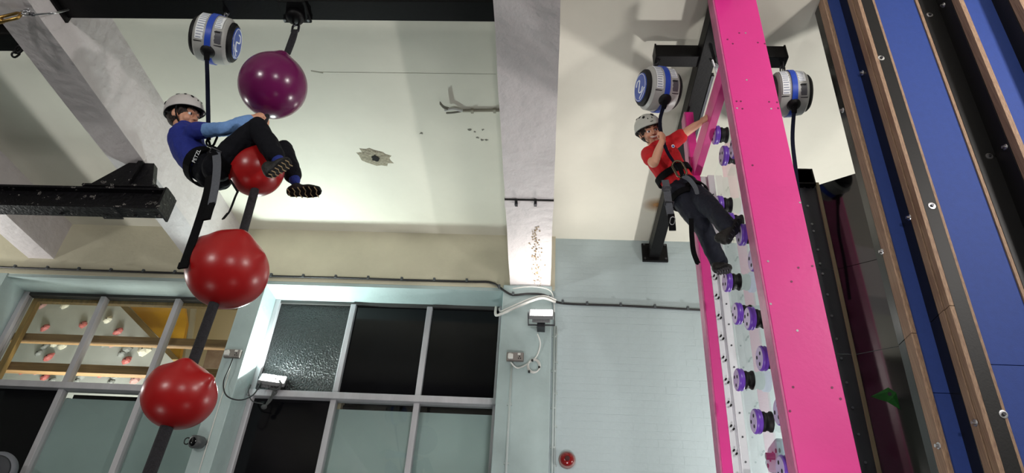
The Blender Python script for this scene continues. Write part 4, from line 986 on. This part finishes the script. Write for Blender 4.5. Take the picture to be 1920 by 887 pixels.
def hand(mb, w, d, n, k=.8, curl=(45, 80, 60), spread=.018, thumb=55, flip=1):
    """wrist w, direction d to the knuckles, palm normal n; fingers bend towards n"""
    w = V(w); d = V(d).normalized(); n = V(n); n = (n - d * n.dot(d)).normalized(); s = d.cross(n) * flip
    kn = w + d * .085 * k
    mb.tube([w, w + d * .03 * k, w + d * .06 * k, kn], [(.022 * k, .018 * k), (.032 * k, .017 * k), (.038 * k, .016 * k), (.037 * k, .013 * k)], 14, side=s)
    for i, (o, L) in enumerate(((-1.5, .068), (-.5, .078), (.5, .072), (1.5, .056))):
        p = kn + s * (o * spread * k) - d * .004; a = 0; pts = [p - d * .02 * k, p]
        for f, c in zip((.45, .32, .25), curl):
            a += math.radians(c + 3 * abs(o)); p = p + (d * math.cos(a) + n * math.sin(a)) * (L * f * k); pts.append(p)
        mb.tube(pts, [.0095 * k, .0105 * k, .0095 * k, .0088 * k, .0075 * k], 10)
    b = w + d * .025 * k - s * .030 * k; t = math.radians(thumb); dd = (d * math.cos(t) - s * math.sin(t) * .6 + n * .55).normalized(); p1 = b + dd * .034 * k; dd2 = (dd + n * .8 + s * .25).normalized(); p2 = p1 + dd2 * .028 * k; p3 = p2 + (dd2 + s * .7).normalized() * .022 * k
    mb.tube([w + d * .012 * k - s * .012 * k, b, p1, p2, p3], [.014 * k, .0145 * k, .0115 * k, .0105 * k, .0085 * k], 10)
def shoe(par, heel, toe, up, k=1.0, tan=True):
    heel, toe = V(heel), V(toe); d = (toe - heel).normalized(); up = V(up); up = (up - d * up.dot(d)).normalized(); s = up.cross(d); L = (toe - heel).length
    e = empty('shoe', heel, None); e.parent = par; e.location = heel - parent_origin(par)
    P = lambda a, b, c: heel + d * (a * L) + s * (b * k) + up * (c * k)
    mb = MB(); limb(mb, [P(.06, 0, .034), P(.3, 0, .036), P(.6, 0, .034), P(.9, 0, .024)], [(.030 * k, .034 * k), (.032 * k, .036 * k), (.038 * k, .030 * k), (.030 * k, .020 * k)], 4, side=s)
    limb(mb, [P(.12, 0, .04), P(.15, 0, .075)], [(.033 * k, .04 * k), (.032 * k, .038 * k)], 3, side=s); limb(mb, [P(.2, 0, .07), P(.5, 0, .05)], [.028 * k, .022 * k], 3)
    fuse('upper', mb, M_shoe, e, .005, 3)
    out = [(-.01, -.018), (-.03, 0), (-.01, .018), (.12, .031), (.35, .030), (.62, .040), (.85, .036), (.98, .020), (1.03, 0), (.98, -.020), (.85, -.036), (.62, -.040), (.35, -.028), (.12, -.031)]
    so = MB().prism([P(a, b, .002) for a, b in out], up * (.018 * k)).build('sole', M_rubk, e, bevel=.004)
    for i in range(6):
        a = .04 + i * .165; w = .024 + .012 * math.sin(a * 2.6)
        MB().tube([P(a, -w, .0005), P(a + .05, -w * .3, .0005), P(a, w * .3, .0005), P(a + .05, w, .0005)], .0035 * k, 6).build('tread', M_tan if tan else M_dsteel, so)
    mb = MB()
    for i in range(4): a = .34 + .09 * i; mb = MB().tube([P(a, -.02, .064 - .02 * i * .5), P(a + .02, 0, .072 - .02 * i * .5), P(a, .02, .064 - .02 * i * .5)], .003, 6); mb.build('lace', M_cab, e)
    if tan: MB().tube([P(.25, .036, .03), P(.42, .038, .045), P(.6, .041, .03)], .004, 6).build('side_flash', M_tan, e)
    return e
def ring_pts(c, axis, side, ra, rb, n=28):
    axis = V(axis).normalized(); s = V(side); s = (s - axis * s.dot(axis)).normalized(); w = axis.cross(s)
    return [V(c) + s * math.cos(6.2832 * i / n) * ra + w * math.sin(6.2832 * i / n) * rb for i in range(n)]
def buckle(par, p, d, side, w=.05, h=.03, m=None):
    d = V(d).normalized(); s = V(side); s = (s - d * s.dot(d)).normalized(); n = d.cross(s); m = m or M_dsteel
    mb = MB()
    for a in (-1, 1):
        mb.tube([p + s * a * w / 2 - d * h / 2, p + s * a * w / 2 + d * h / 2], .004, 6); mb.tube([p - s * w / 2 + d * a * h / 2, p + s * w / 2 + d * a * h / 2], .004, 6)
    return mb.build('buckle', m, par, True)

# ---------------------------------------------------------------- child in blue
P1 = lambda x, y, Y: at(x, y, Y)
k1 = empty('person', P1(402, 335, 3.0), 'child in blue jersey and white helmet straddling a red ball', 'person')
nk = P1(348, 243, 3.0); ch = P1(349, 264, 3.0); md = P1(357, 286, 3.0); ws = P1(376, 309, 3.0); pv = P1(402, 326, 3.0)
lat = V((.15, 1, .05))
rsh, rel, rwr = P1(366, 246, 2.885), P1(422, 241, 2.79), P1(471, 222, 2.88)
lsh, lel, lwr = P1(372, 246, 3.11), P1(430, 244, 3.10), P1(482, 234, 3.03)
rhp, rkn, ran = P1(408, 314, 2.90), P1(482, 238, 2.775), P1(521, 300, 2.765)
lhp, lkn, lan = P1(408, 320, 3.09), P1(532, 280, 3.17), P1(552, 336, 3.14)
H1 = Head(P1(344, 217, 3.0), (.96, -.04, .26), (-.02, .96, -.28))
mb = MB(); H1.skull(mb, nk + (ch - nk) * .3)
limb(mb, [nk, ch, md, ws, pv], [(.05, .045), (.085, .065), (.08, .06), (.08, .06), (.085, .065)], side=lat)
for a, b, c in ((rsh, rel, rwr), (lsh, lel, lwr)): limb(mb, [a, a.lerp(b, .5), b, b.lerp(c, .5), c], [.030, .028, .026, .024, .0215])
for a, b, c in ((rhp, rkn, ran), (lhp, lkn, lan)): limb(mb, [a, a.lerp(b, .5), b, b.lerp(c, .5), c], [.055, .048, .038, .034, .026])
rg = P1(508, 224, YR)         # where the rope is gripped
hand(mb, rwr, P1(497, 212, 2.91) - rwr, V((.1, 1, -.25)), .86, (60, 85, 60), flip=-1)
hand(mb, lwr, P1(502, 231, 3.02) - lwr, V((.1, -1, -.1)), .84, (60, 85, 60))
fuse('body', mb, M_skin, k1, .0042, 3)
H1.face(k1); H1.hair(k1)
mb = MB()
limb(mb, [nk + (nk - ch) * .10, nk.lerp(ch, .5), ch, md, ws, ws.lerp(pv, .5)], [(.056, .05), (.105, .075), (.128, .098), (.122, .098), (.116, .092), (.118, .090)], side=lat)
limb(mb, [rsh + V((-.03, .03, -.01)), rsh, rsh.lerp(rel, .32)], [.052, .054, .050]); limb(mb, [lsh + V((-.03, -.03, -.01)), lsh, lsh.lerp(lel, .32)], [.052, .054, .050])
fuse('jersey', mb, M_navyT, k1, .006, 5, 'royal blue short-sleeved jersey', wrinkle=.004, wfreq=15)
for a, b, c in ((rsh, rel, rwr), (lsh, lel, lwr)):
    mb = MB(); limb(mb, [a.lerp(b, .25), a.lerp(b, .65), b, b.lerp(c, .5), b.lerp(c, .93)], [.045, .042, .040, .036, .029], 5)
    fuse('sleeve', mb, M_skyT, k1, .0055, 3, 'sky blue long sleeve', wrinkle=.003, wfreq=26)
mb = MB()
limb(mb, [ws.lerp(pv, .1), ws.lerp(pv, .6), pv, pv + (pv - ws) * .25], [(.112, .085), (.122, .095), (.125, .10), (.10, .08)], side=lat)
for h, k_, a in ((rhp, rkn, ran), (lhp, lkn, lan)):
    limb(mb, [h, h.lerp(k_, .5), k_.lerp(h, .08)], [.088, .078, .062]); limb(mb, [k_, k_.lerp(a, .45), k_.lerp(a, .86)], [.060, .060, .056])
fuse('trousers', mb, M_trou, k1, .006, 4, 'loose navy-black trousers', wrinkle=.005, wfreq=17)
for a, b in ((rkn, ran), (lkn, lan)): mb = MB(); limb(mb, [a.lerp(b, .78), a.lerp(b, 1.04)], [.037, .034], 3); fuse('sock', mb, M_sock, k1, .006, 2, 'blue sock')
shoe(k1, P1(507, 332, 2.75), P1(546, 303, 2.72), ran - P1(515, 330, 2.78), .95)
shoe(k1, P1(538, 362, 3.11), P1(600, 360, 3.08), lan - P1(556, 366, 3.02), .98)
H1.helmet('white climbing helmet worn by the child in blue', M_helm, False)
# harness of the child in blue
h1 = empty('climbing_harness', ws, 'black climbing harness with a long grey strap on the child in blue', 'harness')
tax = (pv - ws).normalized()
MB().ribbon(ring_pts(ws.lerp(pv, .25), tax, lat, .134, .108), .055, .012, tax, closed=True).build('waist_belt', M_web, h1)
for hp, kn_ in ((rhp, rkn), (lhp, lkn)): MB().ribbon(ring_pts(hp.lerp(kn_, .16), kn_ - hp, lat, .094, .094), .05, .010, kn_ - hp, closed=True).build('leg_loop', M_web, h1)
fr1 = P1(397, 285, 2.93)
MB().ribbon(crv([P1(391, 262, 2.95), P1(396, 276, 2.93), P1(408, 288, 2.90), P1(412, 305, 2.86)], 5), .03, .010, V((0, 1, 0))).build('belay_loop', M_web, h1)
chain_link(MB(), P1(397, 262, 2.93), (RW @ V((.45, .9, 0))), RW @ V((1, 0, 0)), .085, .05, .007).build('carabiner', M_cab, h1, True)
MB().ribbon(crv([P1(405, 284, 2.80), P1(407, 310, 2.77), P1(404, 345, 2.765), P1(397, 383, 2.77)], 6), .046, .006, RW @ V((1, .1, .2))).build('grey_strap', M_webg, h1, label='grey webbing strap hanging down')
buckle(h1, P1(404, 285, 2.79), RW @ V((.4, .9, 0)), RW @ V((.9, -.4, 0)), .06, .028)
MB().ribbon(crv([P1(397, 381, 2.772), P1(392, 395, 2.775), P1(387, 412, 2.78)], 4), .046, .012, RW @ V((1, .3, .2))).build('strap_end', M_web, h1)
MB().ribbon(crv([P1(394, 330, 2.80), P1(388, 365, 2.79), P1(370, 425, 2.80), P1(344, 499, 2.81)], 8), .052, .007, RW @ V((.95, .3, .1))).build('black_strap', M_web, h1, label='long black webbing strap hanging to the red ball')
MB().ribbon([P1(346, 492, 2.80), P1(342, 503, 2.80)], .056, .013, RW @ V((.95, .3, .1))).build('strap_end', M_web, h1)
MB().ribbon(crv([P1(446, 358, 2.80), P1(440, 372, 2.80), P1(434, 388, 2.80), P1(428, 400, 2.80), P1(419, 409, 2.80)], 5), [.018][0], .004, RW @ V((.8, .5, .3))).build('thin_tail', M_web, h1)
MB().ribbon([P1(428, 399, 2.795), P1(418, 411, 2.795)], .03, .006, RW @ V((.8, .5, .3))).build('tail_end', M_web, h1)
MB().tube([P1(446, 360, 2.80), P1(432, 338, 2.83)], .006, 6).build('thin_tail', M_web, h1)
tx = bpy.data.curves.new('belt_print', 'FONT'); tx.body = 'PETZL'; tx.size = .030; tx.extrude = .0008; tx.align_x = 'CENTER'
to = bpy.data.objects.new('tmp', tx); COL.objects.link(to); dg = bpy.context.evaluated_depsgraph_get(); me = bpy.data.meshes.new_from_object(to.evaluated_get(dg)); bpy.data.objects.remove(to)
me.materials.clear(); me.materials.append(M_white); lo = bpy.data.objects.new('belt_print', me); COL.objects.link(lo); lo.parent = h1
PRINT = lo

# ---------------------------------------------------------------- child in red
k2 = empty('person', P1(1280, 366, 3.6), 'smiling child in red jersey and grey helmet leaning out from the pink wall', 'person')
nk = P1(1231, 276, 3.65); ch = P1(1243, 296, 3.65); md = P1(1256, 318, 3.65); ws = P1(1269, 338, 3.66); pv = P1(1282, 358, 3.67)
lat = RW @ V((.90, .38, .05))
rsh, rel, rwr = P1(1215, 289, 3.62), P1(1226, 306, 3.51), P1(1241, 266, 3.44)
lsh, lel, lwr = P1(1262, 266, 3.63), P1(1289, 246, 3.56), P1(1313, 230, 3.50)
rhp, rkn, ran = P1(1273, 362, 3.65), P1(1319, 428, 3.60), P1(1348, 492, 3.72)
lhp, lkn, lan = P1(1294, 358, 3.67), P1(1341, 398, 3.45), P1(1368, 430, 3.36)
H2 = Head(P1(1217, 247, 3.62), (.12, -.02, .99), (-.30, .95, -.10), .93)
mb = MB(); H2.skull(mb, nk + (ch - nk) * .3)
limb(mb, [nk, ch, md, ws, pv], [(.05, .045), (.085, .06), (.08, .055), (.08, .055), (.085, .06)], side=lat)
for a, b, c in ((rsh, rel, rwr), (lsh, lel, lwr)): limb(mb, [a, a.lerp(b, .5), b, b.lerp(c, .5), c], [.036, .034, .032, .030, .022])
for a, b, c in ((rhp, rkn, ran), (lhp, lkn, lan)): limb(mb, [a, a.lerp(b, .5), b, b.lerp(c, .5), c], [.055, .048, .038, .034, .026])
hand(mb, rwr, P1(1243, 249, 3.44) - rwr, RW @ V((-.5, .1, -.9)), .86, (55, 85, 60), flip=1)
hand(mb, lwr, P1(1325, 221, 3.47) - lwr, RW @ V((.5, -.6, -.6)), .86, (25, 40, 30), flip=-1)
fuse('body', mb, M_skin, k2, .0042, 3)
H2.face(k2, True); H2.hair(k2)
mb = MB()
limb(mb, [nk + (nk - ch) * .02, nk.lerp(ch, .45), ch, md, ws, ws.lerp(pv, .45)], [(.058, .05), (.105, .065), (.125, .085), (.118, .085), (.112, .082), (.114, .082)], side=lat)
limb(mb, [rsh + lat * .04, rsh, rsh.lerp(rel, .55)], [.052, .054, .056]); limb(mb, [lsh - lat * .04, lsh, lsh.lerp(lel, .50)], [.055, .056, .054])
fuse('jersey', mb, M_redT, k2, .006, 4, 'red short-sleeved polo jersey', wrinkle=.005, wfreq=14)
cl = ring_pts(nk.lerp(ch, -.04), nk - ch, lat, .056, .05, 24)
MB().ribbon(cl[2:] , .03, .006, (nk - ch)).build('collar', M_redT, k2)
q = P1(1262, 274, 3.50); MB().ell(q, (.012, .004, .016)).build('badge', M_white, k2, True, label='small white badge'); MB().ell(q + V((0, -.003, -.004)), (.007, .003, .009)).build('badge_mark', M_bluep, k2, True)
mb = MB()
limb(mb, [ws.lerp(pv, .25), ws.lerp(pv, .7), pv, pv + (pv - ws) * .3], [(.110, .082), (.118, .09), (.122, .095), (.10, .08)], side=lat)
for h, k_, a in ((rhp, rkn, ran), (lhp, lkn, lan)):
    limb(mb, [h, h.lerp(k_, .5), k_.lerp(h, .06)], [.086, .076, .062]); limb(mb, [k_, k_.lerp(a, .5), k_.lerp(a, .98)], [.060, .058, .058])
fuse('trousers', mb, M_trou2, k2, .006, 4, 'navy trousers with creases', wrinkle=.006, wfreq=16)
for a, b in ((rkn, ran), (lkn, lan)): mb = MB(); limb(mb, [a.lerp(b, .88), a.lerp(b, 1.10)], [.036, .033], 3); fuse('sock', mb, M_rubk, k2, .006, 2, 'dark sock')
S8 = V(SP[8][2]); S5 = V(SP[5][2])
hb = V((S8.x - .04, S8.y - .02, S8.z + .073))
shoe(k2, P1(1343, 512, 3.70), P1(1371, 506, 3.66), ran - P1(1354, 520, 3.70), .95, False)
shoe(k2, P1(1367, 454, 3.32), P1(1391, 412, 3.34), RW @ V((-.6, .1, -.55)), .95, False)
H2.helmet('grey-white climbing helmet worn by the child in red', M_helm2, True)
h2 = empty('climbing_harness', ws, 'black and grey climbing harness on the child in red', 'harness')
tax = (pv - ws).normalized()
MB().ribbon(ring_pts(md.lerp(ws, .55), tax, lat, .128, .100), .05, .012, tax, closed=True).build('waist_belt', M_web, h2)
for hp, kn_ in ((rhp, rkn), (lhp, lkn)): MB().ribbon(ring_pts(hp.lerp(kn_, .18), kn_ - hp, lat, .092, .092), .045, .010, kn_ - hp, closed=True).build('leg_loop', M_web, h2)
chain_link(MB(), P1(1274, 317, 3.47), RW @ V((.45, -.8, .1)), RW @ V((1, .4, 0)), .12, .07, .008).build('carabiner', mat('bronze carabiner', '#5b503f', .3, metal=.9), h2, True)
MB().ribbon(crv([P1(1268, 306, 3.47), P1(1276, 318, 3.47), P1(1280, 330, 3.48)], 4), .03, .009, RW @ V((.9, .4, 0))).build('belay_loop', M_web, h2)
MB().ribbon(crv([P1(1280, 330, 3.48), P1(1292, 336, 3.50), P1(1304, 352, 3.51), P1(1308, 366, 3.50)], 4), .03, .006, RW @ V((.5, .8, 0))).build('front_strap', M_webg, h2)
MB().ribbon(crv([P1(1247, 338, 3.50), P1(1250, 352, 3.47), P1(1254, 384, 3.46), P1(1258, 404, 3.46)], 5), .046, .006, RW @ V((1, .1, .1))).build('grey_strap', M_webg, h2, label='grey webbing strap hanging down')
MB().ribbon(crv([P1(1258, 402, 3.458), P1(1260, 418, 3.46), P1(1261, 432, 3.46)], 3), .044, .010, RW @ V((1, .1, .1))).build('strap_end', M_web, h2)
for x, y in ((1250, 354), (1255, 382)): buckle(h2, P1(x, y, 3.455), RW @ V((.1, 1, 0)), RW @ V((1, 0, 0)), .055, .028)
chain_link(MB(), P1(1261, 414, 3.44), RW @ V((.2, 1, 0)), RW @ V((1, 0, 0)), .05, .03, .003).build('wire_loop', M_steel, h2, True)
MB().ribbon(crv([P1(1296, 410, 3.44), P1(1297, 440, 3.44), P1(1300, 470, 3.44), P1(1306, 488, 3.44), P1(1309, 494, 3.44)], 5), .030, .006, RW @ V((1, .1, .1))).build('black_strap', M_web, h2)
MB().tube(crv([P1(1303, 480, 3.44), P1(1304, 492, 3.44), P1(1309, 495, 3.44), P1(1307, 484, 3.44)], 4), .005, 6).build('strap_loop', M_web, h2, True)
# print on the blue child's belt: set on the side of the belt that faces the camera
bc = P1(371, 294, 2.855); fwd = RW @ V((0, 0, 1)); dx = (RW @ V((.42, .9, 0))).normalized(); dz = (fwd - dx * fwd.dot(dx)).normalized(); dy = dz.cross(dx)
PRINT.matrix_basis = Matrix.Translation(bc - parent_origin(h1)) @ Matrix((dx, dy, dz)).transposed().to_4x4()
